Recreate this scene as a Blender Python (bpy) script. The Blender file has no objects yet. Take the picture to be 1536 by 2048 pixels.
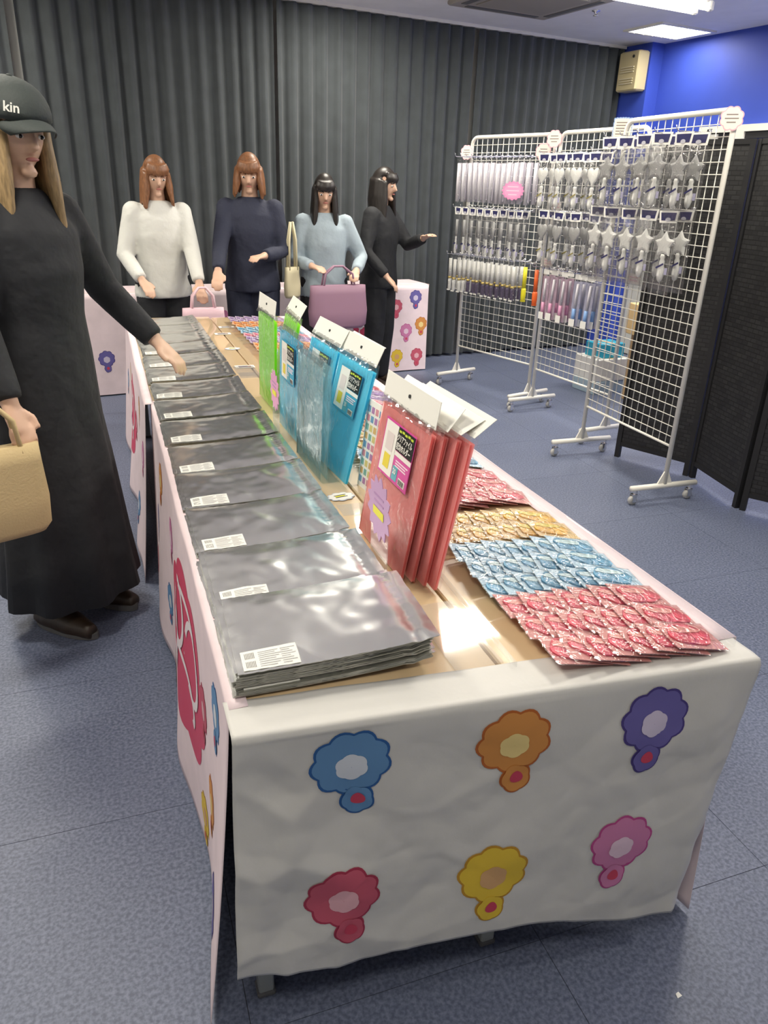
import bpy, math, random
from mathutils import Vector, Matrix, noise
random.seed(7)
SC = bpy.context.scene
COL = SC.collection
PI = math.pi

# ------------------------------------------------------------------ camera, world, exposure
PITCH, ROLL, YAW = math.radians(23.507), math.radians(2.049), math.radians(20.41)
cam_d = bpy.data.cameras.new('camera')
cam = bpy.data.objects.new('camera', cam_d)
COL.objects.link(cam)
_f = Vector((math.sin(YAW) * math.cos(PITCH), math.cos(YAW) * math.cos(PITCH), -math.sin(PITCH)))
_r = Vector((math.cos(YAW), -math.sin(YAW), 0))
_u = _r.cross(_f)
_R = math.cos(ROLL) * _r + math.sin(ROLL) * _u
_U = -math.sin(ROLL) * _r + math.cos(ROLL) * _u
cam.matrix_world = Matrix(((_R.x, _U.x, -_f.x, -.1162), (_R.y, _U.y, -_f.y, -.8918), (_R.z, _U.z, -_f.z, 1.45), (0, 0, 0, 1)))
cam_d.sensor_fit = 'VERTICAL'
cam_d.sensor_height = 24
cam_d.lens = 24 * 1493.6 / 2048
cam_d.clip_start = .02
SC.camera = cam
SC.view_settings.view_transform = 'Standard'
SC.view_settings.look = 'None'
SC.view_settings.gamma = 1
SC.view_settings.use_curve_mapping = False
SC.view_settings.exposure = 0.12
try:
    SC.cycles.transparent_max_bounces = 24
except Exception:
    pass
world = bpy.data.worlds.new('world')
SC.world = world
world.use_nodes = True
world.node_tree.nodes['Background'].inputs[0].default_value = (.6, .65, .75, 1)
world.node_tree.nodes['Background'].inputs[1].default_value = .05

CEIL = 2.68
RC, RA = Vector((4.688, 5.784, 0)), math.radians(7)          # room corner and the room's turn against the sales table


def room(u, v, z=0):
    return Vector((RC.x + u * math.cos(RA) - v * math.sin(RA), RC.y + u * math.sin(RA) + v * math.cos(RA), z))


LIGHT_W = 29
FIX = []                                                     # recessed ceiling lights (u, v) in room axes, nearest row added as fill
for u in (-.4, -3.14, -5.88):
    for v in (-.74, -2.45, -4.16, -6.2):  # last v is an added, unseen row that brightens the table front
        FIX.append((u, v))


def area_light(name, loc, sx, sy, w, rz, col=(1, .93, .80)):
    d = bpy.data.lights.new(name, 'AREA')
    d.shape = 'RECTANGLE'
    d.size, d.size_y, d.energy, d.color = sx, sy, w, col
    o = bpy.data.objects.new(name, d)
    COL.objects.link(o)
    o.location = loc
    o.rotation_euler = (0, 0, rz)
    return o


for i, (u, v) in enumerate(FIX):
    area_light('ceiling_lamp', room(u, v, CEIL - .022), .5, .34, LIGHT_W * (.25 if i == 0 else .55 if v < -6 else 1), RA)  # added front row runs dimmer than the rest
area_light('tube_lamp', room(-1.71, -1.72, CEIL - .12), 1.1, .16, LIGHT_W * 1.2, RA)

# ------------------------------------------------------------------ materials
MATS = {}


def mat(name, col, rough=.5, metal=0, var=0, vscale=20, bump=0, bscale=60, coat=0, emit=0, spec=.5, alpha=1, trans=0, sheen=0, stretch=None):
    if name in MATS:
        return MATS[name]
    m = bpy.data.materials.new(name)
    m.use_nodes = True
    nt = m.node_tree
    b = nt.nodes['Principled BSDF']
    c = (*col, 1)
    b.inputs['Base Color'].default_value = c
    b.inputs['Roughness'].default_value = rough
    b.inputs['Metallic'].default_value = metal
    b.inputs['Specular IOR Level'].default_value = spec
    b.inputs['Coat Weight'].default_value = coat
    b.inputs['Coat Roughness'].default_value = .05
    b.inputs['Alpha'].default_value = alpha
    b.inputs['Transmission Weight'].default_value = trans
    b.inputs['Sheen Weight'].default_value = sheen
    if emit:
        b.inputs['Emission Color'].default_value = c
        b.inputs['Emission Strength'].default_value = emit
    if var or bump:
        tc = nt.nodes.new('ShaderNodeTexCoord')
        mp = nt.nodes.new('ShaderNodeMapping')
        nt.links.new(tc.outputs['Object'], mp.inputs[0])
        if stretch:
            mp.inputs['Scale'].default_value = stretch
    if var:
        n = nt.nodes.new('ShaderNodeTexNoise')
        n.inputs['Scale'].default_value = vscale
        n.inputs['Detail'].default_value = 5
        nt.links.new(mp.outputs[0], n.inputs['Vector'])
        r = nt.nodes.new('ShaderNodeValToRGB')
        r.color_ramp.elements[0].position = .3
        r.color_ramp.elements[1].position = .7
        r.color_ramp.elements[0].color = (*[max(0, x * (1 - var)) for x in col], 1)
        r.color_ramp.elements[1].color = (*[min(1, x * (1 + var)) for x in col], 1)
        nt.links.new(n.outputs['Fac'], r.inputs[0])
        nt.links.new(r.outputs[0], b.inputs['Base Color'])
    if bump:
        n2 = nt.nodes.new('ShaderNodeTexNoise')
        n2.inputs['Scale'].default_value = bscale
        n2.inputs['Detail'].default_value = 4
        nt.links.new(mp.outputs[0], n2.inputs['Vector'])
        bp = nt.nodes.new('ShaderNodeBump')
        bp.inputs['Strength'].default_value = bump
        bp.inputs['Distance'].default_value = .004 if bump < .9 else .022
        nt.links.new(n2.outputs['Fac'], bp.inputs['Height'])
        nt.links.new(bp.outputs[0], b.inputs['Normal'])
    MATS[name] = m
    return m


def film(name, tint=(1, 1, 1), clear=.85, gloss=.1, rough=.08, body=(.8, .8, .8), bump=.0, bscale=40):
    """thin clear plastic: light passes straight through, some diffuse haze, some gloss"""
    if name in MATS:
        return MATS[name]
    m = bpy.data.materials.new(name)
    m.use_nodes = True
    nt = m.node_tree
    nt.nodes.clear()
    out = nt.nodes.new('ShaderNodeOutputMaterial')
    tr = nt.nodes.new('ShaderNodeBsdfTransparent')
    tr.inputs[0].default_value = (*tint, 1)
    di = nt.nodes.new('ShaderNodeBsdfDiffuse')
    di.inputs[0].default_value = (*body, 1)
    tl = nt.nodes.new('ShaderNodeBsdfTranslucent')
    tl.inputs[0].default_value = (*body, 1)
    md = nt.nodes.new('ShaderNodeMixShader')
    md.inputs[0].default_value = .42
    nt.links.new(di.outputs[0], md.inputs[1])
    nt.links.new(tl.outputs[0], md.inputs[2])
    mx = nt.nodes.new('ShaderNodeMixShader')
    mx.inputs[0].default_value = clear
    nt.links.new(md.outputs[0], mx.inputs[1])
    nt.links.new(tr.outputs[0], mx.inputs[2])
    gl = nt.nodes.new('ShaderNodeBsdfGlossy')
    gl.inputs['Roughness'].default_value = rough
    fr = nt.nodes.new('ShaderNodeLayerWeight')
    fr.inputs[0].default_value = .5
    pw = nt.nodes.new('ShaderNodeMath')
    pw.operation = 'POWER'
    pw.inputs[1].default_value = 4
    nt.links.new(fr.outputs['Facing'], pw.inputs[0])
    ad = nt.nodes.new('ShaderNodeMath')
    ad.operation = 'MULTIPLY_ADD'
    ad.inputs[1].default_value = .6
    ad.inputs[2].default_value = gloss + .03
    ad.use_clamp = True
    nt.links.new(pw.outputs[0], ad.inputs[0])
    m2 = nt.nodes.new('ShaderNodeMixShader')
    nt.links.new(ad.outputs[0], m2.inputs[0])
    nt.links.new(mx.outputs[0], m2.inputs[1])
    nt.links.new(gl.outputs[0], m2.inputs[2])
    nt.links.new(m2.outputs[0], out.inputs[0])
    if bump:
        tc = nt.nodes.new('ShaderNodeTexCoord')
        n2 = nt.nodes.new('ShaderNodeTexNoise')
        n2.inputs['Scale'].default_value = bscale
        n2.inputs['Distortion'].default_value = 1.5
        nt.links.new(tc.outputs['Object'], n2.inputs['Vector'])
        bp = nt.nodes.new('ShaderNodeBump')
        bp.inputs['Strength'].default_value = bump
        bp.inputs['Distance'].default_value = .01
        nt.links.new(n2.outputs['Fac'], bp.inputs['Height'])
        nt.links.new(bp.outputs[0], gl.inputs['Normal'])
        nt.links.new(bp.outputs[0], fr.inputs['Normal'])
    MATS[name] = m
    return m


def floor_material():
    m = bpy.data.materials.new('vinyl_floor')
    m.use_nodes = True
    nt = m.node_tree
    b = nt.nodes['Principled BSDF']
    g = nt.nodes.new('ShaderNodeNewGeometry')
    n1 = nt.nodes.new('ShaderNodeTexNoise')
    n1.inputs['Scale'].default_value = 120
    n1.inputs['Detail'].default_value = 3
    n2 = nt.nodes.new('ShaderNodeTexNoise')
    n2.inputs['Scale'].default_value = 2.2
    n2.inputs['Detail'].default_value = 4
    for n in (n1, n2):
        nt.links.new(g.outputs['Position'], n.inputs['Vector'])
    r1 = nt.nodes.new('ShaderNodeValToRGB')
    e = r1.color_ramp.elements
    e[0].position, e[0].color = .36, (.088, .108, .170, 1)
    e[1].position, e[1].color = .66, (.185, .212, .300, 1)
    r2 = nt.nodes.new('ShaderNodeValToRGB')
    r2.color_ramp.elements[0].color = (.80, .80, .82, 1)
    r2.color_ramp.elements[1].color = (1, 1, 1, 1)
    nt.links.new(n1.outputs['Fac'], r1.inputs[0])
    nt.links.new(n2.outputs['Fac'], r2.inputs[0])
    mx = nt.nodes.new('ShaderNodeMix')
    mx.data_type = 'RGBA'
    mx.blend_type = 'MULTIPLY'
    mx.inputs['Factor'].default_value = 1
    nt.links.new(r1.outputs[0], mx.inputs['A'])
    nt.links.new(r2.outputs[0], mx.inputs['B'])
    nt.links.new(mx.outputs['Result'], b.inputs['Base Color'])
    b.inputs['Roughness'].default_value = .48
    return m


def weave_material():
    """black basket weave of the folding screens"""
    m = bpy.data.materials.new('black_weave')
    m.use_nodes = True
    nt = m.node_tree
    b = nt.nodes['Principled BSDF']
    tc = nt.nodes.new('ShaderNodeTexCoord')
    br = nt.nodes.new('ShaderNodeTexBrick')
    br.inputs['Scale'].default_value = 1
    br.inputs['Brick Width'].default_value = .045
    br.inputs['Row Height'].default_value = .022
    br.inputs['Mortar Size'].default_value = .0025
    br.inputs['Color1'].default_value = (.022, .022, .022, 1)
    br.inputs['Color2'].default_value = (.008, .008, .009, 1)
    br.inputs['Mortar'].default_value = (.003, .003, .003, 1)
    mp = nt.nodes.new('ShaderNodeMapping')
    mp.inputs['Rotation'].default_value = (PI / 2, 0, 0)
    nt.links.new(tc.outputs['Object'], mp.inputs[0])
    nt.links.new(mp.outputs[0], br.inputs['Vector'])
    nt.links.new(br.outputs['Color'], b.inputs['Base Color'])
    bp = nt.nodes.new('ShaderNodeBump')
    bp.inputs['Strength'].default_value = .6
    bp.inputs['Distance'].default_value = .004
    nt.links.new(br.outputs['Fac'], bp.inputs['Height'])
    bp.invert = True
    nt.links.new(bp.outputs[0], b.inputs['Normal'])
    b.inputs['Roughness'].default_value = .55
    return m


def label_material(name, base, ink, sx, sy):
    """small print: rows of tiny dark dashes on a sticker (object axes x, y)"""
    m = bpy.data.materials.new(name)
    m.use_nodes = True
    nt = m.node_tree
    b = nt.nodes['Principled BSDF']
    tc = nt.nodes.new('ShaderNodeTexCoord')
    mp = nt.nodes.new('ShaderNodeMapping')
    mp.inputs['Scale'].default_value = (sx, sy, 1)
    nt.links.new(tc.outputs['Object'], mp.inputs[0])
    n = nt.nodes.new('ShaderNodeTexNoise')
    n.inputs['Scale'].default_value = 1
    n.inputs['Detail'].default_value = 0
    nt.links.new(mp.outputs[0], n.inputs['Vector'])
    r = nt.nodes.new('ShaderNodeValToRGB')
    r.color_ramp.elements[0].position = .38
    r.color_ramp.elements[0].color = (*ink, 1)
    r.color_ramp.elements[1].position = .46
    r.color_ramp.elements[1].color = (*base, 1)
    nt.links.new(n.outputs['Fac'], r.inputs[0])
    nt.links.new(r.outputs[0], b.inputs['Base Color'])
    b.inputs['Roughness'].default_value = .5
    return m


M = dict(
    floor=floor_material(), weave=weave_material(),
    ceiling=mat('ceiling_paint', (.84, .84, .86), .8, var=.03, vscale=6),
    white_wall=mat('off_white_wall', (.62, .62, .60), .8),
    blue=mat('blue_wall_paint', (.040, .080, .47), .55, var=.06, vscale=3, bump=.05, bscale=200),
    curtain=mat('charcoal_curtain', (.044, .052, .057), .85, var=.12, vscale=9, bump=.25, bscale=300, sheen=.2),
    wood=mat('pale_wood_top', (.62, .46, .27), .35, var=.12, vscale=9, coat=.9, stretch=(1, .12, 1)),
    grey_metal=mat('grey_painted_steel', (.36, .38, .36), .45, metal=.2),
    white_paint=mat('white_painted_steel', (.78, .76, .68), .38),
    chrome=mat('chrome', (.75, .75, .75), .15, metal=1),
    rubber=mat('grey_rubber', (.10, .10, .10), .6),
    paper=mat('white_print_paper', (.60, .59, .56), .6, var=.03, vscale=8, bump=.25, bscale=25),
    pink_cloth=mat('pale_pink_print_cloth', (.80, .66, .69), .6, var=.05, vscale=12, bump=.12, bscale=14),
    foil=mat('silver_foil', (.90, .91, .90), .26, metal=1),
    foil_edge=mat('foil_edge', (.46, .45, .39), .5, metal=.3),
    label=mat('price_sticker', (.76, .75, .70), .5),
    white_card=mat('white_card', (.83, .82, .76), .4),
    clear=film('clear_plastic', clear=.88, gloss=.02, rough=.06),
    bag=film('clear_bag', clear=.975, gloss=.03, rough=.10, body=(.8, .8, .8), bump=.8, bscale=14),
    packbag=film('smoky_bag', tint=(.90, .90, .90), clear=.955, gloss=.04, rough=.10, body=(.30, .30, .30), bump=.8, bscale=35),
    packetfilm=film('packet_film', clear=.985, gloss=.07, rough=.07, bump=1.0, bscale=28),
    black=mat('black_cloth', (.012, .013, .016), .8, bump=.95, bscale=6),
    navy=mat('navy_cloth', (.022, .026, .05), .8, bump=.95, bscale=6),
    white_cloth=mat('white_cloth', (.62, .62, .58), .8, bump=.95, bscale=6),
    blue_cloth=mat('light_blue_cloth', (.33, .40, .45), .8, bump=.95, bscale=6),
    skin=mat('skin', (.60, .38, .27), .5, var=.06, vscale=15),
    hair_tan=mat('tan_hair', (.28, .19, .09), .45, var=.35, vscale=30, stretch=(6, 6, 1)),
    hair_brown=mat('brown_hair', (.20, .085, .035), .45, var=.35, vscale=30, stretch=(6, 6, 1)),
    hair_dark=mat('dark_hair', (.018, .014, .012), .4, var=.3, vscale=30, stretch=(6, 6, 1)),
    boot=mat('dark_brown_leather', (.030, .018, .010), .45, bump=.2, bscale=40),
    cap=mat('dark_green_grey_cap', (.030, .038, .036), .75, bump=.3, bscale=120),
    beige=mat('beige_canvas', (.55, .42, .22), .8, bump=.3, bscale=150),
    pinkbag=mat('pink_shopping_bag', (.72, .50, .56), .6, bump=.1, bscale=10),
    mauve=mat('mauve_bag', (.30, .17, .24), .6, bump=.1, bscale=10),
    navy_card=mat('navy_card', (.025, .025, .10), .4),
    wand_white=mat('white_wand_plastic', (.80, .80, .76), .35),
    gold=mat('gold_band', (.55, .42, .14), .35, metal=.6),
    purple_dark=mat('dark_purple_handle', (.075, .055, .11), .3),
    dark_line=mat('dark_ink', (.03, .03, .03), .5),
    eye=mat('dark_eye', (.01, .008, .008), .2),
    lips=mat('lips', (.35, .12, .10), .5),
    tube=mat('lit_tube', (1, .97, .9), .5, emit=9),
    diffuser=mat('lit_diffuser', (1, .96, .86), .5, emit=7),
    beige_box=mat('aged_beige_plastic', (.52, .44, .25), .5),
    cardboard=mat('cardboard', (.50, .34, .18), .8, var=.08, vscale=10),
    dark_gap=mat('dark_slot', (.02, .02, .022), .7),
    ac=mat('ac_panel', (.36, .33, .30), .6),
    ac_dark=mat('ac_vent_grey', (.13, .13, .13), .6),
)


# ------------------------------------------------------------------ mesh helpers
class MB:
    def __init__(self):
        self.v, self.f = [], []

    def add(self, vs, fs):
        o = len(self.v)
        self.v += [tuple(x) for x in vs]
        self.f += [[i + o for i in q] for q in fs]
        return self

    def box(self, c, s, rz=0, rot=None):
        hx, hy, hz = s[0] / 2, s[1] / 2, s[2] / 2
        R = rot if rot else Matrix.Rotation(rz, 3, 'Z')
        C = Vector(c)
        vs = [C + R @ Vector((x * hx, y * hy, z * hz)) for x in (-1, 1) for y in (-1, 1) for z in (-1, 1)]
        return self.add(vs, [(0, 1, 3, 2), (4, 6, 7, 5), (0, 4, 5, 1), (2, 3, 7, 6), (0, 2, 6, 4), (1, 5, 7, 3)])

    def cbox(self, c, s, b=.004, rz=0):
        """box with chamfered vertical edges and top/bottom rims"""
        hx, hy, hz = s[0] / 2, s[1] / 2, s[2] / 2
        def ring(k, z):
            x, y = hx - k, hy - k
            cc = b
            return [(x, -y + cc, z), (x, y - cc, z), (x - cc, y, z), (-x + cc, y, z), (-x, y - cc, z), (-x, -y + cc, z), (-x + cc, -y, z), (x - cc, -y, z)]
        rs = [ring(b, -hz), ring(0, -hz + b), ring(0, hz - b), ring(b, hz)]
        R = Matrix.Rotation(rz, 3, 'Z')
        return self.loft([[Vector(c) + R @ Vector(p) for p in r] for r in rs])

    def loft(self, rings, caps=True, closed=True):
        n = len(rings[0])
        vs = [p for r in rings for p in r]
        fs = []
        for i in range(len(rings) - 1):
            for j in range(n if closed else n - 1):
                k = (j + 1) % n
                fs.append((i * n + j, i * n + k, (i + 1) * n + k, (i + 1) * n + j))
        if caps:
            fs.append(tuple(range(n))[::-1])
            fs.append(tuple(range((len(rings) - 1) * n, len(rings) * n)))
        return self.add(vs, fs)

    def tube(self, pts, rad, n=8, caps=True):
        pts = [Vector(p) for p in pts]
        if not hasattr(rad, '__len__'):
            rad = [rad] * len(pts)
        rings = []
        ref = None
        for i, p in enumerate(pts):
            t = (pts[min(i + 1, len(pts) - 1)] - pts[max(i - 1, 0)])
            if t.length < 1e-9:
                t = Vector((0, 0, 1))
            t.normalize()
            if ref is None:
                ref = Vector((1, 0, 0)) if abs(t.x) < .8 else Vector((0, 1, 0))
            a = (ref - t * ref.dot(t)).normalized()
            ref = a
            b = t.cross(a)
            r = rad[i]
            rx, ry = r if hasattr(r, '__len__') else (r, r)
            rings.append([p + a * (math.cos(2 * PI * k / n) * rx) + b * (math.sin(2 * PI * k / n) * ry) for k in range(n)])
        return self.loft(rings, caps)

    def lathe(self, prof, c=(0, 0, 0), n=12, axis='Z'):
        rings = []
        for r, z in prof:
            ring = []
            for k in range(n):
                a = 2 * PI * k / n
                p = (r * math.cos(a), r * math.sin(a), z)
                if axis == 'X':
                    p = (p[2], p[0], p[1])
                if axis == 'Y':
                    p = (p[1], p[2], p[0])
                ring.append(Vector(p) + Vector(c))
            rings.append(ring)
        return self.loft(rings)

    def ellipsoid(self, c, r, nu=16, nv=10, rot=None, fn=None):
        rings = []
        for i in range(nv + 1):
            th = PI * (i / nv) * .98 + PI * .01
            ring = []
            for j in range(nu):
                a = 2 * PI * j / nu
                p = Vector((math.sin(th) * math.cos(a), math.sin(th) * math.sin(a), -math.cos(th)))
                if fn:
                    p = fn(p)
                p = Vector((p.x * r[0], p.y * r[1], p.z * r[2]))
                if rot:
                    p = rot @ p
                ring.append(Vector(c) + p)
            rings.append(ring)
        return self.loft(rings)

    def grid(self, fn, nu, nv):
        vs = [fn(i / nu, j / nv) for j in range(nv + 1) for i in range(nu + 1)]
        fs = [(j * (nu + 1) + i, j * (nu + 1) + i + 1, (j + 1) * (nu + 1) + i + 1, (j + 1) * (nu + 1) + i) for j in range(nv) for i in range(nu)]
        return self.add(vs, fs)

    def prism(self, poly, fn, t):
        """extrude a 2D outline; fn(x, y, d) places it in space with depth d"""
        n = len(poly)
        vs = [fn(x, y, 0) for x, y in poly] + [fn(x, y, t) for x, y in poly]
        fs = [tuple(range(n))[::-1], tuple(range(n, 2 * n))]
        fs += [(i, (i + 1) % n, n + (i + 1) % n, n + i) for i in range(n)]
        return self.add(vs, fs)

    def mesh(self, name, material, smooth=False):
        me = bpy.data.meshes.new(name)
        me.from_pydata([tuple(p) for p in self.v], [], self.f)
        me.materials.append(material)
        me.update()
        if smooth:
            me.polygons.foreach_set('use_smooth', [True] * len(me.polygons))
        return me

    def build(self, name, material, parent=None, smooth=False):
        return link(name, self.mesh(name, material, smooth), parent)


def link(name, data, parent=None, mw=None):
    o = bpy.data.objects.new(name, data)
    COL.objects.link(o)
    if parent is not None:
        o.parent = parent
    if mw is not None:
        o.matrix_local = mw
    return o


def thing(name, label, cat, loc=(0, 0, 0), rz=0, group=None, mw=None):
    o = bpy.data.objects.new(name, None)
    o.empty_display_size = .05
    COL.objects.link(o)
    if mw is not None:
        o.matrix_world = mw
    else:
        o.location = loc
        o.rotation_euler = (0, 0, rz)
    return tag(o, label, cat, group)


def tag(o, label, cat, group=None):
    o['label'], o['category'] = label, cat
    if group:
        o['group'] = group
    return o


def struct(o):
    o['kind'] = 'structure'
    return o


def dup(root, mw, label=None, group=None):
    r = root.copy()
    COL.objects.link(r)
    r.matrix_world = mw
    if label:
        r['label'] = label
    if group:
        r['group'] = group
    for ch in root.children:
        c = ch.copy()
        COL.objects.link(c)
        c.parent = r
        for g in ch.children:
            k = g.copy()
            COL.objects.link(k)
            k.parent = c
    return r


def solid(o, t, off=0):
    m = o.modifiers.new('thickness', 'SOLIDIFY')
    m.thickness = t
    m.offset = off
    return o


def remeshed(mb, name, material, parent, voxel, smooth_it=3):
    me = mb.mesh(name, material)
    o = link(name, me)
    r = o.modifiers.new('r', 'REMESH')
    r.mode = 'VOXEL'
    r.voxel_size = voxel
    s = o.modifiers.new('s', 'SMOOTH')
    s.iterations = smooth_it
    s.factor = .5
    dg = bpy.context.evaluated_depsgraph_get()
    new = bpy.data.meshes.new_from_object(o.evaluated_get(dg))
    o.modifiers.clear()
    o.data = new
    new.materials.clear()
    new.materials.append(material)
    new.polygons.foreach_set('use_smooth', [True] * len(new.polygons))
    bpy.data.meshes.remove(me)
    if parent is not None:
        o.parent = parent
    return o


def text(s, size, material, parent, mw, name='lettering', align='CENTER', sx=1, bold=0):
    cu = bpy.data.curves.new(name, 'FONT')
    cu.body = s
    cu.size = size
    cu.align_x = align
    cu.align_y = 'CENTER'
    cu.offset = bold
    cu.resolution_u = 2
    o = bpy.data.objects.new(name, cu)
    COL.objects.link(o)
    dg = bpy.context.evaluated_depsgraph_get()
    me = bpy.data.meshes.new_from_object(o.evaluated_get(dg))
    bpy.data.objects.remove(o)
    bpy.data.curves.remove(cu)
    me.materials.clear()
    me.materials.append(material)
    return link(name, me, parent, mw @ Matrix.Diagonal((sx, 1, 1, 1)))


def frame(o, x, y):
    """matrix from origin and x/y axes"""
    x, y = Vector(x).normalized(), Vector(y).normalized()
    z = x.cross(y).normalized()
    y = z.cross(x)
    return Matrix(((x.x, y.x, z.x, o[0]), (x.y, y.y, z.y, o[1]), (x.z, y.z, z.z, o[2]), (0, 0, 0, 1)))


def T(x, y, z):
    return Matrix.Translation((x, y, z))


def scallop(r, n, amp, k=60, sharp=False, ry=None):
    pts = []
    for i in range(k):
        a = 2 * PI * i / k
        if sharp:
            q = r * (1 + amp * (2 * abs(((a * n / (2 * PI)) % 1) - .5) * 2 - 1))
        else:
            q = r * (1 + amp * (abs(math.sin(a * n / 2)) * 2 - 1))
        pts.append((q * math.cos(a), (ry / r if ry else 1) * q * math.sin(a)))
    return pts


_T = ['', 'twenty', 'thirty', 'forty']
_B = ['first', 'second', 'third', 'fourth', 'fifth', 'sixth', 'seventh', 'eighth', 'ninth', 'tenth', 'eleventh', 'twelfth', 'thirteenth', 'fourteenth', 'fifteenth', 'sixteenth', 'seventeenth', 'eighteenth', 'nineteenth']
ORD = _B + ['twentieth'] + ['twenty-' + q for q in _B[:9]] + ['thirtieth'] + ['thirty-' + q for q in _B[:9]] + ['fortieth'] + ['forty-' + q for q in _B[:9]]

# ------------------------------------------------------------------ the room
UL, VN = -7.4, -9.2                                            # far-left and near limits in room axes


def room_box(u0, u1, v0, v1, z0, z1):
    mb = MB()
    P = [room(u, v, z) for u in (u0, u1) for v in (v0, v1) for z in (z0, z1)]
    return mb.add(P, [(0, 1, 3, 2), (4, 6, 7, 5), (0, 4, 5, 1), (2, 3, 7, 6), (0, 2, 6, 4), (1, 5, 7, 3)])


floor = struct(room_box(UL, 0, VN, .3, -.06, -.002).build('floor', M['dark_gap']))
ts, gap = .61, .0014
tile_me = MB().box((0, 0, -.002), (ts - gap, ts - gap, .004)).mesh('floor_tile', M['floor'])
ca, sa = math.cos(RA), math.sin(RA)
for i in range(-7, 9):
    for j in range(-6, 11):
        x, y = .30 + i * ts, .922 + j * ts
        du = (x - RC.x) * ca + (y - RC.y) * sa
        dv = -(x - RC.x) * sa + (y - RC.y) * ca
        if UL + .0 < du < .3 and VN < dv < .5:
            link('floor_tile', tile_me, floor, T(x, y, 0))
struct(room_box(UL, .1, VN, .3, CEIL, CEIL + .1).build('ceiling', M['ceiling']))
struct(room_box(UL, .1, .12, .22, 0, CEIL).build('wall_back', M['white_wall']))
struct(room_box(UL - .1, UL, VN, .3, 0, CEIL).build('wall_left', M['white_wall']))
struct(room_box(UL, .1, VN - .1, VN, 0, CEIL).build('wall_front', M['white_wall']))
struct(room_box(0, .1, VN, .12, 0, CEIL).build('wall_right', M['blue']))
struct(room_box(-.14, .02, -.30, .12, 0, CEIL).build('trim_1', M['blue']))          # corner pier
# sliding-door track and leaf on the blue wall
tr = struct(room_box(-.05, .0, -4.5, -.9, 1.95, 2.0).build('trim_2', M['white_paint']))
struct(room_box(-.03, .0, -4.5, -.9, 1.90, 1.948).build('trim_3', M['dark_gap']))
dr = struct(room_box(-.045, -.006, -1.10, -.34, .01, 1.94).build('door_1', mat('white_door', (.56, .56, .52), .5)))
room_box(-.048, -.0449, -.715, -.70, .01, 1.94).build('panel_joint', M['dark_gap'], dr)
struct(room_box(-.05, .0, -1.36, -1.28, 0, 1.95).build('trim_4', M['white_paint']))

# curtains: four pleated lengths hanging from a ceiling rail
struct(room_box(UL + .2, -.16, -.005, .03, CEIL - .022, CEIL).build('trim_5', M['white_paint']))


def curtain(u0, u1, label, seed):
    n = int((u1 - u0) / .0125)
    nz = 10
    def fn(s, t):
        u = u0 + (u1 - u0) * s
        k = u / .118
        low = .6 + .4 * t
        amp = .042 * low * (.75 + .35 * noise.noise(Vector((u * 2.1, seed, 0))))
        w = math.sin(2 * PI * k + 1.6 * noise.noise(Vector((u * 2.7, 3 + seed, t * .4)))) + .32 * math.sin(4 * PI * k + 2 * noise.noise(Vector((u * 1.5, seed, 5))))
        sw = .018 * noise.noise(Vector((u * 1.3, t * 1.5, seed + 9))) * t
        return room(u + .006 * math.sin(2 * PI * k + 1) * low, .02 + amp * w + sw, CEIL - .024 - t * (CEIL - .05))
    o = MB().grid(fn, n, nz).build('curtain', M['curtain'], smooth=True)
    tag(o, label, 'curtain', 'charcoal curtains along the back of the room')
    return o


cw = [(-7.0, -5.25), (-5.2, -3.48), (-3.46, -1.75), (-1.72, -.165)]
for (a, b), l in zip(cw, ('pleated charcoal curtain in the corner away from the blue wall', 'pleated charcoal curtain hanging behind the person in the dark cap', 'pleated charcoal curtain hanging behind the shoppers and the pink covered back table', 'pleated charcoal curtain hanging next to the blue wall pier')):
    curtain(a, b, l, a)

# ------------------------------------------------------------------ ceiling fixtures and wall units
for i, (u, v) in enumerate(FIX):
    mw = Matrix.Translation(room(u, v, CEIL)) @ Matrix.Rotation(RA, 4, 'Z')
    if i == 0:
        lt = thing('recessed_ceiling_light', 'recessed square ceiling light by the blue wall, behind the bare tubes', 'ceiling light', mw=mw)
        fr = MB()
        for s in (-1, 1):
            fr.box((s * .28, 0, -.006), (.03, .43, .014)).box((0, s * .20, -.006), (.53, .03, .014))
        fr.build('frame', M['white_paint'], lt)
        MB().box((0, 0, -.004), (.53, .37, .006)).build('diffuser', M['diffuser'], lt)
        lv = MB().box((0, 0, -.012), (.006, .37, .01)).mesh('louver', M['white_paint'])
        for k in range(5):
            link('louver', lv, lt, T(-.2 + k * .1, 0, 0))
        light0 = lt
    else:
        dup(light0, mw, 'out-of-view recessed ceiling light, %s from the blue wall, %s row from the curtain' % (ORD[i // 4], ORD[i % 4]), 'recessed ceiling lights')
# bare twin-tube fitting
mw = Matrix.Translation(room(-1.71, -1.72, CEIL)) @ Matrix.Rotation(RA, 4, 'Z')
tf = thing('tube_light', 'surface mounted ceiling fitting with two bare glowing tubes', 'ceiling light', mw=mw)
MB().cbox((0, 0, -.03), (1.28, .10, .06), .01).build('housing', M['white_paint'], tf)
for s in (-1, 1):
    MB().tube([(-.59, s * .065, -.085), (.59, s * .065, -.085)], .016, 10).build('tube', M['tube'], tf, True)
    for e in (-1, 1):
        MB().cbox((e * .61, s * .065, -.075), (.035, .045, .06), .008).build('lamp_holder', M['white_paint'], tf)
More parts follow.
